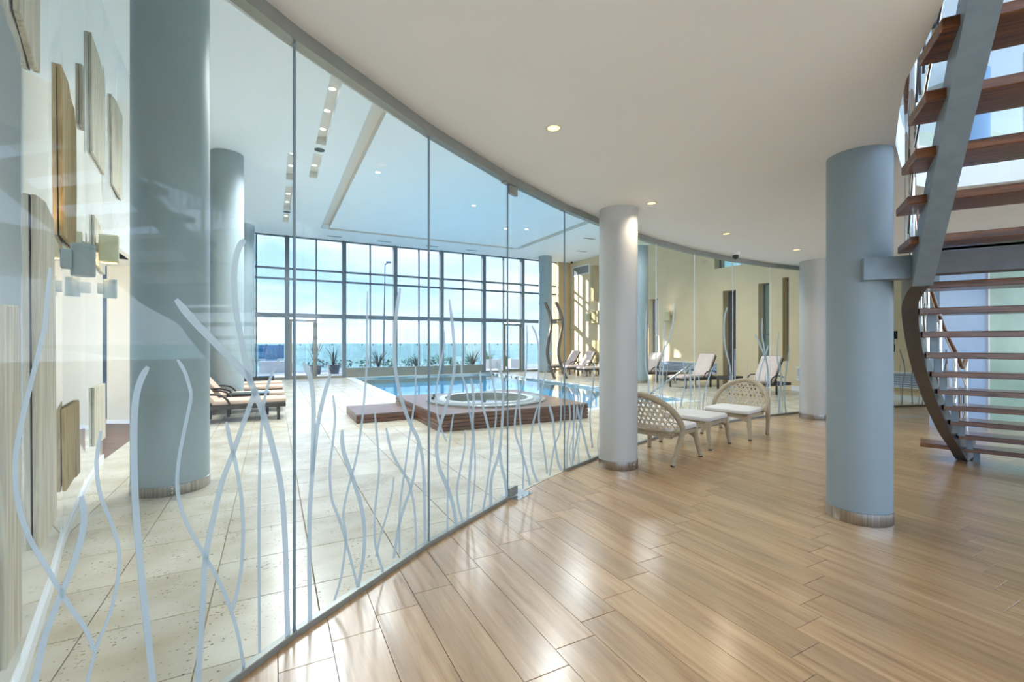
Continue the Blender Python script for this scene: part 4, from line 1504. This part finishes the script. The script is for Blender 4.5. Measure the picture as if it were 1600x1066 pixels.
def stool_base(t, fx, rear_arch):
    hx, hy = .30, .33
    ends = [(1, 1), (1, -1)] + ([] if rear_arch else [(-1, 1), (-1, -1)])
    for sx, sy in ends:
        g = leg_tube([(sx * hx, sy * hy, .385), (sx * (hx + .01), sy * (hy + .012), .25), (sx * fx, sy * .375, 0.012)], .040, .026).build('leg', M['rattan'], t, True)
        MB().lathe([(.024, 0), (.026, .004), (.026, .02), (.02, .022)], 12, sx * fx, sy * .375).build('foot_cap', M['rubber'], g, True)
    m = MB().box(-hx - .02, hx + .02, -hy - .02, hy + .02, .345, .385, .012)
    m.build('seat_frame', M['rattan'], t)
    for sy in (-1, 1):
        apron(-hx, sy * hy, hx, sy * hy, .36, .335 if rear_arch else .27, .335, .03).build('apron', M['rattan'], t)
    for sx in (-1, 1):
        apron(sx * hx, -hy, sx * hx, hy, .36, .32 if (rear_arch and sx < 0) else .25, .32, .03).build('apron', M['rattan'], t)


def rattan_chair(x, y, rz, lab):
    t = thing('rattan_chair', lab, 'chair', (x, y, 0), rz, 'rattan chairs')
    stool_base(t, .36, True)
    # hoop that is back frame and rear legs in one run
    def bx(yy, z):
        return -.29 - .17 * max(0, z - .40) / .46 - .0 * yy + .13 * (yy / .43) ** 2 * (1 if z > .3 else .8) - .05
    pts = [(-.36, -.375, .012), (-.30, -.405, .22), (bx(-.43, .42), -.43, .42)]
    for k in range(1, 12):
        a = PI - PI * k / 12
        yy, z = .43 * math.cos(a), .42 + .43 * math.sin(a) ** .9
        pts.append((bx(yy, z), yy, z))
    pts += [(bx(.43, .42), .43, .42), (-.30, .405, .22), (-.36, .375, .012)]
    P = bez(pts, 3)
    n = len(P)
    rr = [.027 + .011 * min(1, min(i, n - 1 - i) / 10) for i in range(n)]
    hoop = MB().tube(P, rr, 10).build('back_hoop', M['rattan'], t, True)
    for sy in (-1, 1):
        MB().lathe([(.024, 0), (.026, .004), (.026, .02), (.02, .022)], 12, -.36, sy * .375).build('foot_cap', M['rubber'], hoop, True)
    MB().tube([(bx(q / 10 * .42, .40), q / 10 * .42, .40) for q in range(-10, 11)], .022, 8).build('lower_rail', M['rattan'], t, True)
    lat = MB()
    dy, dz = .066, .057
    row = 0
    z = .435
    while z < .86:
        for q in range(-8, 9):
            yy = q * dy + (dy / 2 if row % 2 else 0)
            rr_ = math.hypot(yy / .415, max(0, z - .42) / .415)
            if rr_ > .985:
                continue
            ring = []
            for k in range(9):
                a = 2 * PI * k / 9
                y2, z2 = yy + .027 * math.cos(a), z + .027 * math.sin(a)
                ring.append((bx(y2, z2), y2, z2))
            ring.append(ring[0])
            lat.tube(ring, .0088, 5, False)
            for k in range(3):
                a = PI * k / 3 + PI / 6
                e0 = (bx(yy, z), yy + .033 * math.cos(a), z + .033 * math.sin(a))
                e1 = (bx(yy, z), yy + .025 * math.cos(a), z + .025 * math.sin(a))
                lat.tube([e0, e1], .008, 4, False)
                lat.tube([(e0[0], 2 * yy - e0[1], 2 * z - e0[2]), (e1[0], 2 * yy - e1[1], 2 * z - e1[2])], .008, 4, False)
        row += 1
        z += dz
    lo = lat.build('back_lattice', M['rattan_light'], t, True)
    lo['kind'] = 'stuff'
    c = pillow(.68, .70, .062).build('seat_cushion', M['cushion'], t, True, (.03, 0, .387))
    for sy in (-1, 1):
        MB().tube(bez([(.20, sy * .345, .425), (.28, sy * .365, .40), (.30, sy * .36, .36)], 4), .007, 6).build('tie', M['cushion'], c, True, (-.03, 0, -.387))
    return t


AX = Vector((.741, .671, 0))
WX = Vector((-.671, .741, 0))
ra = math.atan2(AX.y, AX.x)
ca = Vector((1.936, 5.483, 0)) + AX * .36 + WX * .375
cb = Vector((3.62, 6.92, 0)) + AX * .36 + WX * .375
co = Vector((2.747, 6.31, 0)) + AX * .3225 + WX * .375
rattan_chair(ca.x, ca.y, ra, 'woven rattan chair standing next to the pale lobby column')
rattan_chair(cb.x, cb.y, ra + PI, 'woven rattan chair across the footstool, the one further from the pale column')
fs_ = thing('rattan_footstool', 'rattan footstool with pale cushion between the two rattan chairs', 'footstool', (co.x, co.y, 0), ra)
stool_base(fs_, .3225, False)
pillow(.68, .72, .062).build('seat_cushion', M['cushion'], fs_, True, (0, 0, .387))


# ---------------------------------------------------------------- loungers and side tables
def lounger(u, v, rz, mat, angle, lab, grp):
    p = W(u, v)
    t = thing('pool_lounger', lab, 'lounger', (p.x, p.y, 0), rz, grp)
    for sy in (-1, 1):
        MB().box(0, 1.95, sy * .32 - .022, sy * .32 + .022, .245, .325, .006).build('side_rail', M['lounger_frame'], t)
        for x in (.10, 1.28):
            MB().box(x, x + .05, sy * .32 - .028, sy * .32 + .028, 0, .25, .004).build('leg', M['lounger_frame'], t)
        MB().tube(bez([(.92, sy * .36, .30), (.98, sy * .37, .44), (1.10, sy * .375, .525), (1.30, sy * .375, .54), (1.52, sy * .37, .50)], 5), .02, 8).build('armrest', M['lounger_frame'], t, True)
    m = MB().box(0, .06, -.30, .30, .245, .325, .006)
    m.box(1.89, 1.95, -.30, .30, .245, .325, .006)
    m.build('cross_rail', M['lounger_frame'], t)
    MB().box(.06, 1.22, -.30, .30, .30, .325).build('seat_deck', M['lounger_frame'], t)
    seat = pillow(1.24, .62, .085, .05, 5, .006)
    so = seat.build('seat_cushion', mat, t, True, (.61, 0, .326))
    ca_, sa_ = math.cos(angle), math.sin(angle)
    b = pillow(.84, .62, .085, .05, 5, .006)
    b.xform(lambda q: Vector((1.21 + (q.x + .42) * ca_ - q.z * sa_, q.y, .335 + (q.x + .42) * sa_ + q.z * ca_)))
    b.build('back_cushion', mat, t, True)
    f = MB().box(0, .82, -.31, .31, -.035, -.004, .006)
    f.xform(lambda q: Vector((1.22 + q.x * ca_ - q.z * sa_, q.y, .335 + q.x * sa_ + q.z * ca_)))
    f.build('backrest', M['lounger_frame'], t)
    MB().beam((1.22 + .55 * ca_, 0, .32 + .55 * sa_), (1.80, 0, .30), .03, .03).build('prop', M['lounger_frame'], t)
    return t


GL_ = 'loungers along the left side of the hall'
lb = ['tan-cushioned dark lounger, the one of the left row closest to the glossy wall',
      'tan-cushioned lounger on the far side of the glass-topped table',
      'tan-cushioned lounger just beyond the round column in the left row',
      'tan-cushioned lounger of the left row closest to the sea windows']
for k, v in enumerate((10.28, 11.5, 13.15, 14.35)):
    lounger(.22, v, TH + PI, M['tan'], math.radians(52), lb[k], GL_)
GRP = 'loungers along the cream wall'
rb = [(11.5, 8.35, 'pale rose lounger beside the white column, in front of the teal window', 60),
      (11.7, 10.75, 'pale rose lounger next to the low dark table by the cream wall', 62),
      (12.0, 13.45, 'pale rose lounger near the blue-grey column and wall lamp', 58),
      (12.0, 16.4, 'pale rose lounger beside the tall window recess of the cream wall', 58),
      (12.0, 17.7, 'pale rose lounger beside the wavy shower tubes', 58),
      (12.05, 19.0, 'pale rose lounger under the wall vent by the sea windows', 58)]
for (u, v, lab, an) in rb:
    lounger(u, v, TH, M['pink'], math.radians(an), lab, GRP)


def side_table(u, v, sx, sy, h, lab, glass_top):
    p = W(u, v)
    t = thing('side_table', lab, 'table', (p.x, p.y, 0), TH)
    top = h - (.012 if glass_top else 0)
    MB().box(-sx / 2, sx / 2, -sy / 2, sy / 2, top - .12, top, .006).build('table_body', M['lounger_frame'], t)
    for a in (-1, 1):
        for b in (-1, 1):
            MB().box(a * (sx / 2 - .03) - .025, a * (sx / 2 - .03) + .025, b * (sy / 2 - .03) - .025, b * (sy / 2 - .03) + .025, 0, top - .12).build('leg', M['lounger_frame'], t)
    if glass_top:
        MB().box(-sx / 2 - .01, sx / 2 + .01, -sy / 2 - .01, sy / 2 + .01, h - .012, h, .003).build('glass_top', M['table_glass'], t)
    return t


side_table(-.45, 10.89, .75, .37, .46, 'dark woven side table with glass top between the first two left loungers', True)
side_table(-.35, 15.2, .75, .5, .50, 'dark woven glass-topped table at the end of the left lounger row', True)
side_table(13.0, 9.7, .62, .5, .42, 'low dark side table between two loungers by the teal windows', False)
side_table(12.8, 12.2, .55, .5, .42, 'low dark side table between loungers near the wall lamp', False)

# ---------------------------------------------------------------- fittings of the right wall
def wall_lamp(v, z, lab):
    p = W(UR, v, z)
    t = thing('wall_sconce', lab, 'wall lamp', p, TH + PI, 'grey sconces on the cream wall')
    MB().box(.0, .12, -.05, .05, -.06, .06).build('bracket', M['sconce'], t)
    MB().lathe([(0, -.2), (.13, -.2), (.14, -.19), (.14, .19), (.13, .2), (0, .2)], 24, .22, 0).build('lamp_body', M['sconce_cream'], t, True)
    MB().disc(.11, .202, 20, .22, 0).build('diffuser', M['lamp_white'], t)
    point_lamp('sconce_light', t, (.30, 0, .3), 5 * LAMP, (1.0, .93, .82), .1, 'SPOT', 2.3, (.45, 0, 1))  # uplight added to brighten the hall ceiling


wall_lamp(13.35, 2.55, 'cylinder wall lamp above the lounger, on the cream wall')
wall_lamp(18.5, 2.75, 'small cylinder wall lamp beside the sunlit patch of wall')
vg = thing('air_vent', 'rectangular louvred air vent high on the cream wall', 'vent', W(UR, 19.45, 5.27), TH + PI / 2)
mf = MB()
for q in ((-.72, .72, .20, .24), (-.72, .72, -.24, -.20)):
    mf.box(q[0], q[1], .0, .03, q[2], q[3])
for q in ((-.72, -.68), (.68, .72)):
    mf.box(q[0], q[1], .0, .03, -.20, .20)
mf.build('frame', M['white'], vg)
for k in range(7):
    MB().beam((-.68, .012, -.17 + k * .057), (.68, .012, -.17 + k * .057), .02, .035, (0, .7, 1)).build('slat', M['grille'], vg)
MB().box(-.68, .68, 0.0005, .003, -.2, .2).build('backing', M['black'], vg)
for (v0, v1, lab) in ((11.2, 13.9, 'long white louvred heater panel on the cream wall behind the loungers'),
                      (4.4, 8.3, 'long white louvred heater panel on the cream wall near the staircase')):
    t = thing('wall_heater', lab, 'heater', W(UR, v0), TH)
    MB().box(-.10, 0, 0, v1 - v0, .33, .36).build('bottom_trim', M['white'], t)
    MB().box(-.10, 0, 0, v1 - v0, .71, .74).build('top_trim', M['white'], t)
    MB().box(-.012, -.001, 0, v1 - v0, .36, .71).build('backing', M['blue_wall'], t)
    for k in range(6):
        MB().beam((-.06, 0, .39 + k * .058), (-.06, v1 - v0, .39 + k * .058), .05, .012, (.5, 0, 1)).build('slat', M['white'], t)
t = struct(uvbox('baseboard_right', M['white'], (UR - .02, UR, 3.3, 8.5, 0, .14)))
dm = thing('dome_camera', 'black dome security camera on a white mount under the lobby ceiling', 'camera', (3.98, 8.10, ZL))
MB().lathe([(.07, 0), (.075, -.012), (.06, -.05), (.0, -.05)], 24).build('mount', M['white'], dm, True)
MB().lathe([(.045, -.045), (.052, -.07), (.045, -.10), (.025, -.118), (0, -.123)], 20).build('dome', M['black'], dm, True)
sp = thing('ceiling_camera', 'tiny camera at the top corner of the cream wall', 'camera', W(14.1, 20.0, ZP))
MB().lathe([(.06, 0), (.06, -.05), (.045, -.1), (0, -.12)], 16).build('dome', M['black'], sp, True)
fv = thing('floor_vent', 'slotted air vent set into the plank floor before the glass', 'vent', (7.85, 9.25, 0.0), -.02)
for k in range(9):
    m = MB().beam((-.24 + k * .085, .22, .0012), (-.14 + k * .085 - .22, -.24, .0012), .02, .003)
    m.build('slot', M['grille'], fv)

# ---------------------------------------------------------------- ceiling lamps
def downlight(x, y, z, r, warm, power, lab, grp, spot=2.4):
    t = thing('downlight', lab, 'ceiling light', (x, y, z), 0, grp)
    MB().lathe([(r, -.0005), (r, -.006), (r * .78, -.008), (r * .72, .0), (r * .72, -.001)], 28).build('trim_ring', M['trim_ring'], t, True)
    MB().disc(r * .72, -.003, 20, up=False).build('diffuser', M['lamp_glow'] if warm else M['lamp_white'], t)
    if power:
        point_lamp('downlight_lamp', t, (0, 0, -.05 if warm else -.27), power, (1.0, .84, .62) if warm else (.93, .97, 1.0), .06 if warm else .24, 'SPOT', spot, (0, 0, -1))
    return t


lob = [(.31, 3.39, 'round warm downlight in the lobby ceiling, alone in front of the glass'),
       (1.60, 5.22, 'round warm downlight in the lobby ceiling beside the pale column'),
       (3.15, 6.69, 'round warm downlight in the lobby ceiling above the footstool'),
       (4.91, 7.85, 'round warm downlight in the lobby ceiling beside the white column')]
for x, y, lab in lob:
    downlight(x, y, ZL, .06, True, 16 * LAMP, lab, 'lobby downlights')
for x, y, lab in ((-.6, 1.2, 'round warm downlight in the lobby ceiling where the glass meets the glossy wall'),
                  (-.75, -1.4, 'round warm downlight in the lobby ceiling by the entrance glazing'),
                  (9.6, 4.6, 'round warm downlight in the lobby ceiling beyond the staircase'),
                  (11.5, 1.0, 'round warm downlight in the lobby ceiling at the side windows'),
                  (7.4, 6.9, 'round warm downlight in the lobby ceiling before the green glass screen')):
    downlight(x, y, ZL, .06, True, 14 * LAMP, lab, 'lobby downlights')
SP = [(0.92, (7.7, 8.55, 9.4, 10.25), 'the longest ceiling slot'), (0.92, (11.6, 12.45), 'the slot beside the dark oval vent'), (0.40, (11.9, 12.75), 'the first slot of the row leading to the sea windows'),
      (0.40, (14.3, 15.2, 16.1), 'the middle slot of the row leading to the sea windows'), (0.40, (17.3, 17.9), 'the slot closest to the sea windows')]
for u, vv, nm in SP:
    for v in vv:
        p = W(u, v, ZP + .158)
        downlight(p.x, p.y, p.z, .075, False, 95 * LAMP, 'small white downlight recessed in ' + nm, 'downlights in ' + nm, 2.6)
for (x, y) in ((-3.39, 11.5), (-.24, 17.2), (.55, 17.3), (-1.2, 14.3), (1.9, 13.2), (4.4, 14.8), (.9, 9.6), (3.6, 11.0)):  # several of these lamps are added to lighten the hall
    downlight(x, y, ZP, .085, False, 135 * LAMP, 'white downlight in the central field of the pool hall ceiling', 'downlights in the hall ceiling field', 2.6)
for k, v in enumerate((11.0, 16.75)):
    p = W(.92 if k == 0 else .40, v, ZP)
    t = thing('air_diffuser', 'small dark oval ceiling vent between two light slots' if k == 0 else 'dark ceiling vent near the sea windows', 'vent', p, TH)
    MB().lathe([(.11, 0), (.11, -.008), (.075, -.012), (0, -.004)], 24).build('vent_cap', M['black'], t, True)
for k, (px, v) in enumerate(((2.2, 19.7), (4.2, 19.7), (6.3, 19.7), (8.2, 19.7), (11.6, 15.2), (12.9, 17.5))):
    t = thing('slot_diffuser', 'thin slotted air diffuser in the hall ceiling along the sea windows' if k < 4 else ('thin slotted ceiling diffuser above the blue-grey column side of the pool' if k == 4 else 'thin slotted ceiling diffuser beside the cream wall'), 'vent', W(px, v, ZP), TH, 'slot diffusers')
    MB().box(-.28, .28, -.06, .06, -.008, -.001).build('diffuser_plate', M['grille'], t)
    MB().box(-.26, .26, -.02, .02, -.010, -.0085).build('slot', M['black'], t)

# ---------------------------------------------------------------- staircase
LOW = [(5.72, 5.75), (5.45, 5.57), (5.17, 5.39), (4.91, 5.20), (4.65, 5.00), (4.40, 4.80), (4.14, 4.58), (3.90, 4.36), (3.68, 4.15), (3.49, 3.95)]
UPP = [(2.95, 3.43), (2.67, 3.12), (2.49, 2.86), (2.31, 2.60), (2.137, 2.33), (1.97, 2.07), (1.80, 1.81)]
RI = 0.2
stair = thing('staircase', 'curved open-riser staircase with brown wooden treads on a steel stringer', 'staircase', (5.0, 4.6, 0))
SO = Vector((5.0, 4.6, 0))


def tread_box(x, y, z, ang, left, length, dep=.33, th=.055):
    d = Vector((math.cos(ang), math.sin(ang), 0))
    m = MB().box(-left, length, -dep / 2, dep / 2, -th, 0, .005)
    return m.build('tread', M['tread'], stair, False, Vector((x, y, z)) - SO, ang)


for k, (x, y) in enumerate(LOW):
    ang = math.radians(-42 + 9 * k / 9)
    tread_box(x, y, RI * (k + 1), ang, .42 if k == 0 else -.0, 1.55, .34)
    d = Vector((math.cos(ang), math.sin(ang), 0))
    c = Vector((x, y, 0)) + d * .10
    if k < 9:
        MB().box(-.03, .03, -.012, .012, RI * k + .0, RI * (k + 1) - .056).build('tread_bracket', M['stair_steel'], stair, False, c - SO + Vector((.04, .03, 0)), ang)
for k, (x, y) in enumerate(UPP):
    ang = math.radians(-31 + 5 * k / 6)
    tread_box(x, y, RI * (k + 11) + .055, ang, 0.0, 1.6, .34 if k else .42)
# landing board linking the flights
dl = math.radians(-32)
lm = MB().prism([(3.49, 3.80), (3.05, 3.47), (3.05 + 1.5 * math.cos(dl), 3.47 + 1.5 * math.sin(dl)), (3.49 + 1.45 * math.cos(dl), 3.80 + 1.45 * math.sin(dl))], 2.20, 2.255)
lm.xform(lambda p: p - SO)
lm.build('landing_board', M['tread'], stair)


def sweep_rect(path, w, h):
    P = [Vector(p) for p in path]
    n = len(P)
    vs, fs = [], []
    for i, p in enumerate(P):
        d = P[min(i + 1, n - 1)] - P[max(i - 1, 0)]
        d.z = 0
        d.normalize()
        s = Vector((-d.y, d.x, 0)) * w / 2
        u = Vector((0, 0, h / 2))
        vs += [p + s + u, p - s + u, p - s - u, p + s - u]
    for i in range(n - 1):
        for k in range(4):
            k2 = (k + 1) % 4
            fs.append((i * 4 + k, i * 4 + k2, (i + 1) * 4 + k2, (i + 1) * 4 + k))
    fs += [(3, 2, 1, 0), tuple((n - 1) * 4 + k for k in range(4))]
    return MB().add(vs, fs)


low_path = [(6.02, 5.98, .10), (5.86, 5.86, .14)] + [(x - .02, y + .02, RI * (k + 1) - .08) for k, (x, y) in enumerate(LOW)] + [(3.30, 3.72, 2.02), (3.12, 3.45, 2.06)]
m = sweep_rect(bez(low_path, 4), .11, .22)
m.v = [(x, y, max(z, 0.0)) for x, y, z in m.v]
m.xform(lambda p: p - SO)
m.build('lower_stringer', M['stair_dark'], stair, True)
up_path = [(3.16, 3.50, 2.06)]
for k, (x, y) in enumerate(UPP):
    a = math.radians(-31 + 5 * k / 6)
    up_path.append((x + .14 * math.cos(a), y + .14 * math.sin(a), RI * (k + 11) - .115))
up_path.append((1.78, 1.50, 3.47))
a_, b_ = Vector((3.13, 3.47, 2.045)), Vector((1.80, 1.60, 3.43))
up_path = [a_.lerp(b_, q / 6) for q in range(7)]
m = sweep_rect(up_path, .12, .23)
m.xform(lambda p: p - SO)
m.build('upper_stringer', M['stair_steel'], stair)
m = MB().beam((3.10, 3.50, 2.09), (3.10 + 1.55 * math.cos(dl), 3.50 + 1.55 * math.sin(dl), 2.09), .16, .16)
m.xform(lambda p: p - SO)
m.build('landing_beam', M['stair_dark'], stair)
m = MB().beam((2.84, 3.70, 2.085), (3.20, 3.54, 2.085), .15, .175)
m.xform(lambda p: p - SO)
m.build('column_beam', M['stair_steel'], stair)
# inner stringer, on the far side of the treads
inn = []
for k, (x, y) in enumerate(LOW):
    a = math.radians(-42 + 9 * k / 9)
    inn.append((x + 1.5 * math.cos(a), y + 1.5 * math.sin(a), max(.11, RI * (k + 1) - .1)))
for k, (x, y) in enumerate(UPP):
    a = math.radians(-31 + 5 * k / 6)
    inn.append((x + 1.45 * math.cos(a), y + 1.45 * math.sin(a), RI * (k + 11) - .115))
m = sweep_rect(bez(inn, 3), .11, .22)
m.xform(lambda p: p - SO)
m.build('inner_stringer', M['stair_dark'], stair, True)
# balustrade on the outer side
base = [(6.02, 6.03, 0.0)]
for k, (x, y) in enumerate(LOW):
    a = math.radians(-42 + 9 * k / 9)
    base.append((x - .02 * math.cos(a) + .08, y - .02 * math.sin(a) + .08, RI * (k + 1)))
for k, (x, y) in enumerate(UPP):
    a = math.radians(-31 + 5 * k / 6)
    base.append((x + .03 * math.cos(a), y + .03 * math.sin(a), RI * (k + 11) + .055))
rail = [Vector((x, y, z + (1.28 if i == 0 else .98))) for i, (x, y, z) in enumerate(base)]
rail = [rail[0] + Vector((.10, .12, -.10)), rail[0] + Vector((.03, .04, -.02))] + rail[1:]
m = MB().tube([p - SO for p in bez(rail, 4)], .026, 10)
m.build('handrail', M['hand_wood'], stair, True)
posts = [0, 2, 4, 6, 8, 10, 11, 13, 15, 17]
for i in posts:
    x, y, z = base[i]
    hgt = 1.25 if i == 0 else .96
    po = MB().tube([(x, y, z), (x, y, z + hgt)], .021, 10)
    po.xform(lambda p: p - SO)
    po.build('post', M['chrome'], stair, True)
rr_ = random.Random(11)
for a, b in zip(posts[:-1], posts[1:]):
    A = Vector(base[a])
    B = Vector(base[b])
    for q in range(7):
        t0, t1 = rr_.uniform(.08, .92), rr_.uniform(.08, .92)
        z0, z1 = rr_.uniform(.06, .5), rr_.uniform(.5, .93)
        p0 = A.lerp(B, t0) + Vector((0, 0, z0))
        p1 = A.lerp(B, min(max(t0 + (t1 - t0) * .45, .03), .97)) + Vector((0, 0, z1))
        tw = MB().tube([p0 - SO, p1 - SO], .007, 6)
        tw.build('twig_rod', M['chrome'] if q % 2 else M['stair_dark'], stair, True)
    for zz in (.05, .9):
        tw = MB().tube([A + Vector((0, 0, zz)) - SO, B + Vector((0, 0, zz)) - SO], .008, 6)
        tw.build('guide_bar', M['chrome'], stair, True)

# balustrade and column on the storey above
ub = thing('upper_balustrade', 'thin steel balustrade at the edge of the upper floor above the stair', 'balustrade', (5.35, 4.75, ZL + .425))
for k in range(7):
    MB().tube([(k * .62, -.36 * k, 0), (k * .62, -.36 * k, 1.0)], .014, 8).build('post', M['chrome'], ub, True)
for z in (.12, .34, .56, .78, 1.0):
    MB().tube([(0, 0, z), (3.72, -2.16, z)], .008, 6).build('rod', M['chrome'], ub, True)
column(7.35, 7.3, .23, 6.4, M['blue_col'], 'blue column standing on the upper floor above the stair', None, False, z0=ZL + .42)

# ---------------------------------------------------------------- outside: terrace, planting, sea
struct(uvbox('floor_terrace', M['terrace'], (-30, 40, VW + .12, 27.5, -.12, -.02)))
o = MB().box(-3000, 3000, 60, 4200, -9.2, -9.0).build('sea', M['sea'])
tag(o, 'wide blue-green sea beyond the terrace', 'sea')
o['kind'] = 'stuff'
struct(MB().box(-260, 260, 28, 62, -9.6, -6.5).build('ground_beach', M['hedge']))
bal = struct(empty('trim_balustrade'))
for k in range(-7, 14):
    uvbox('balustrade_pane', M['frost_bal'], (k * 1.6 + .02, k * 1.6 + 1.58, 27.0, 27.015, -.02, 1.42), bal)
    for du in (.3, 1.3):
        p = W(k * 1.6 + du, 26.99, 1.36)
        s = MB().lathe([(.04, 0), (.04, .02), (0, .02)], 10)
        s.xform(lambda q: Vector((q.x, -q.z, q.y)))
        s.build('point_fixing', M['black'], bal, True, p, TH)
bf = thing('blue_fence', 'blue boarded fence with a white rail beyond the left windows', 'fence', W(-8.2, 27.6), TH)
for k in range(7):
    MB().box(k * 1.25, k * 1.25 + 1.22, 0, .05, 0.62, 1.36).build('fence_board', M['blue_fence'], bf)
MB().box(0, 8.7, -.04, -.005, .50, .60).build('white_rail', M['white'], bf)
MB().box(7.85, 8.4, -.25, -.06, -.02, 1.25).build('blue_locker', M['blue_fence'], bf)
for k, (u, v, su, sv, h) in enumerate(((-4.2, 24.6, 3.4, .5, .42), (-.6, 25.4, 1.6, .45, .55))):
    o = uvbox('low_wall', M['white'], (u, u + su, v, v + sv, -.02, h))
    tag(o, 'low white terrace wall in front of the blue fence' if k == 0 else 'short white terrace block beside the dark flax planters', 'wall')


def flax(u, v, h, n, spread, mat, lab, grp, pot=True):
    p = W(u, v)
    t = thing('flax_plant', lab, 'plant', (p.x, p.y, -.02), 0, grp)
    z0 = .0
    if pot:
        MB().lathe([(0, 0), (.24, 0), (.30, .42), (.27, .42), (.25, .38), (0, .38)], 20).build('planter', M['pot'], t, True)
        z0 = .36
    r = random.Random(int(u * 31 + v * 7))
    for k in range(n):
        a = r.uniform(0, 2 * PI)
        L = h * r.uniform(.65, 1.05)
        lean = spread * r.uniform(.2, 1.0)
        d = Vector((math.cos(a), math.sin(a), 0))
        s = Vector((-d.y, d.x, 0))
        vs, fs = [], []
        N = 5
        for i in range(N + 1):
            q = i / N
            c = d * (.04 + lean * q ** 1.8) + Vector((0, 0, z0 + L * (q - .18 * q * q * lean / max(h, .1))))
            w_ = .035 * (1 - q) ** .6 + .002
            vs += [c + s * w_, c - s * w_, c + d * .006 + Vector((0, 0, -.002))]
        for i in range(N):
            b = i * 3
            fs += [(b, b + 3, b + 5, b + 2), (b + 2, b + 5, b + 4, b + 1), (b + 1, b + 4, b + 3, b)]
        MB().add(vs, fs).build('leaf', mat, t, True)


PLN = [(1.75, 23.4, 1.45, 26, .55, 'leaf_dark', 'dark flax in a slate planter just outside the left glazed door', True),
       (2.60, 23.6, 1.05, 20, .45, 'leaf_dark', 'smaller dark flax in a slate planter next to the taller one', True),
       (5.1, 25.4, 1.25, 26, .8, 'leaf_dark', 'dark flax outside the windows behind the spa', False),
       (7.3, 25.8, 1.0, 18, .7, 'leaf_dark', 'sparse dark flax outside the middle of the sea windows', False),
       (10.3, 24.6, 1.15, 30, .8, 'leaf_dark', 'dark bushy flax outside beside the right glazed door', False),
       (11.6, 25.2, 1.15, 30, .6, 'leaf', 'green leafy plant outside the right glazed door', False),
       (13.0, 25.6, 1.05, 26, .6, 'leaf', 'green leafy plant outside between column and door', False),
       (-2.2, 26.2, .95, 26, .6, 'leaf', 'green plant before the blue fence outside the left window', False),
       (8.9, 26.2, .9, 22, .6, 'leaf', 'low green plant outside next to the dark bushy flax', False)]
for q in PLN:
    flax(q[0], q[1], q[2], q[3], q[4], M[q[5]], q[6], 'plants on the terrace', q[7])
for k, (u, v) in enumerate(((10.9, 24.0), (12.6, 24.2))):
    o = uvbox('planter_box', M['white'], (u, u + 1.0, v, v + .5, -.02, .5), None, .02)
    tag(o, 'white planter box outside the right glazed door' if k == 0 else 'white planter box outside beside the far column', 'planter')
# clipped shrubs along the foot of the balustrade
for k in range(9):
    u = 2.2 + k * 1.25
    r = random.Random(40 + k)
    m = MB()
    for q in range(90):
        a, b = r.uniform(0, 2 * PI), r.uniform(.05, 1)
        c = Vector((math.cos(a) * .6 * b, math.sin(a) * .28 * b, .12 + .5 * r.random() * (1.1 - b * .5)))
        e0 = Vector((r.uniform(-1, 1), r.uniform(-1, 1), r.uniform(-.4, 1))).normalized() * .10
        e1 = Vector((r.uniform(-1, 1), r.uniform(-1, 1), r.uniform(-1, 1))).normalized() * .04
        m.add([c - e0, c + e1, c + e0, c - e1 + Vector((0, 0, .012))], [(0, 1, 2), (0, 2, 3), (0, 3, 1), (1, 3, 2)])
    o = m.build('shrub_foliage', M['hedge'], None, False, W(u, 26.6, -.02), TH)
    tag(o, 'low grey-green shrub at the foot of the glass balustrade', 'shrub', 'shrubs along the balustrade')
lp = thing('lamp_post', 'tall thin street lamp post standing far out by the sea', 'lamp post', (-17.2, 60.5, -6.6))
MB().tube([(0, 0, 0), (.3, 0, 18.6)], [.16, .09], 10).build('pole', M['pole'], lp, True)
MB().tube([(.3, 0, 18.4), (.75, 0, 18.7)], .07, 8).build('arm', M['pole'], lp, True)
MB().box(.5, 1.1, -.2, .2, 18.62, 18.85, .03).build('lamp_head', M['pole'], lp)
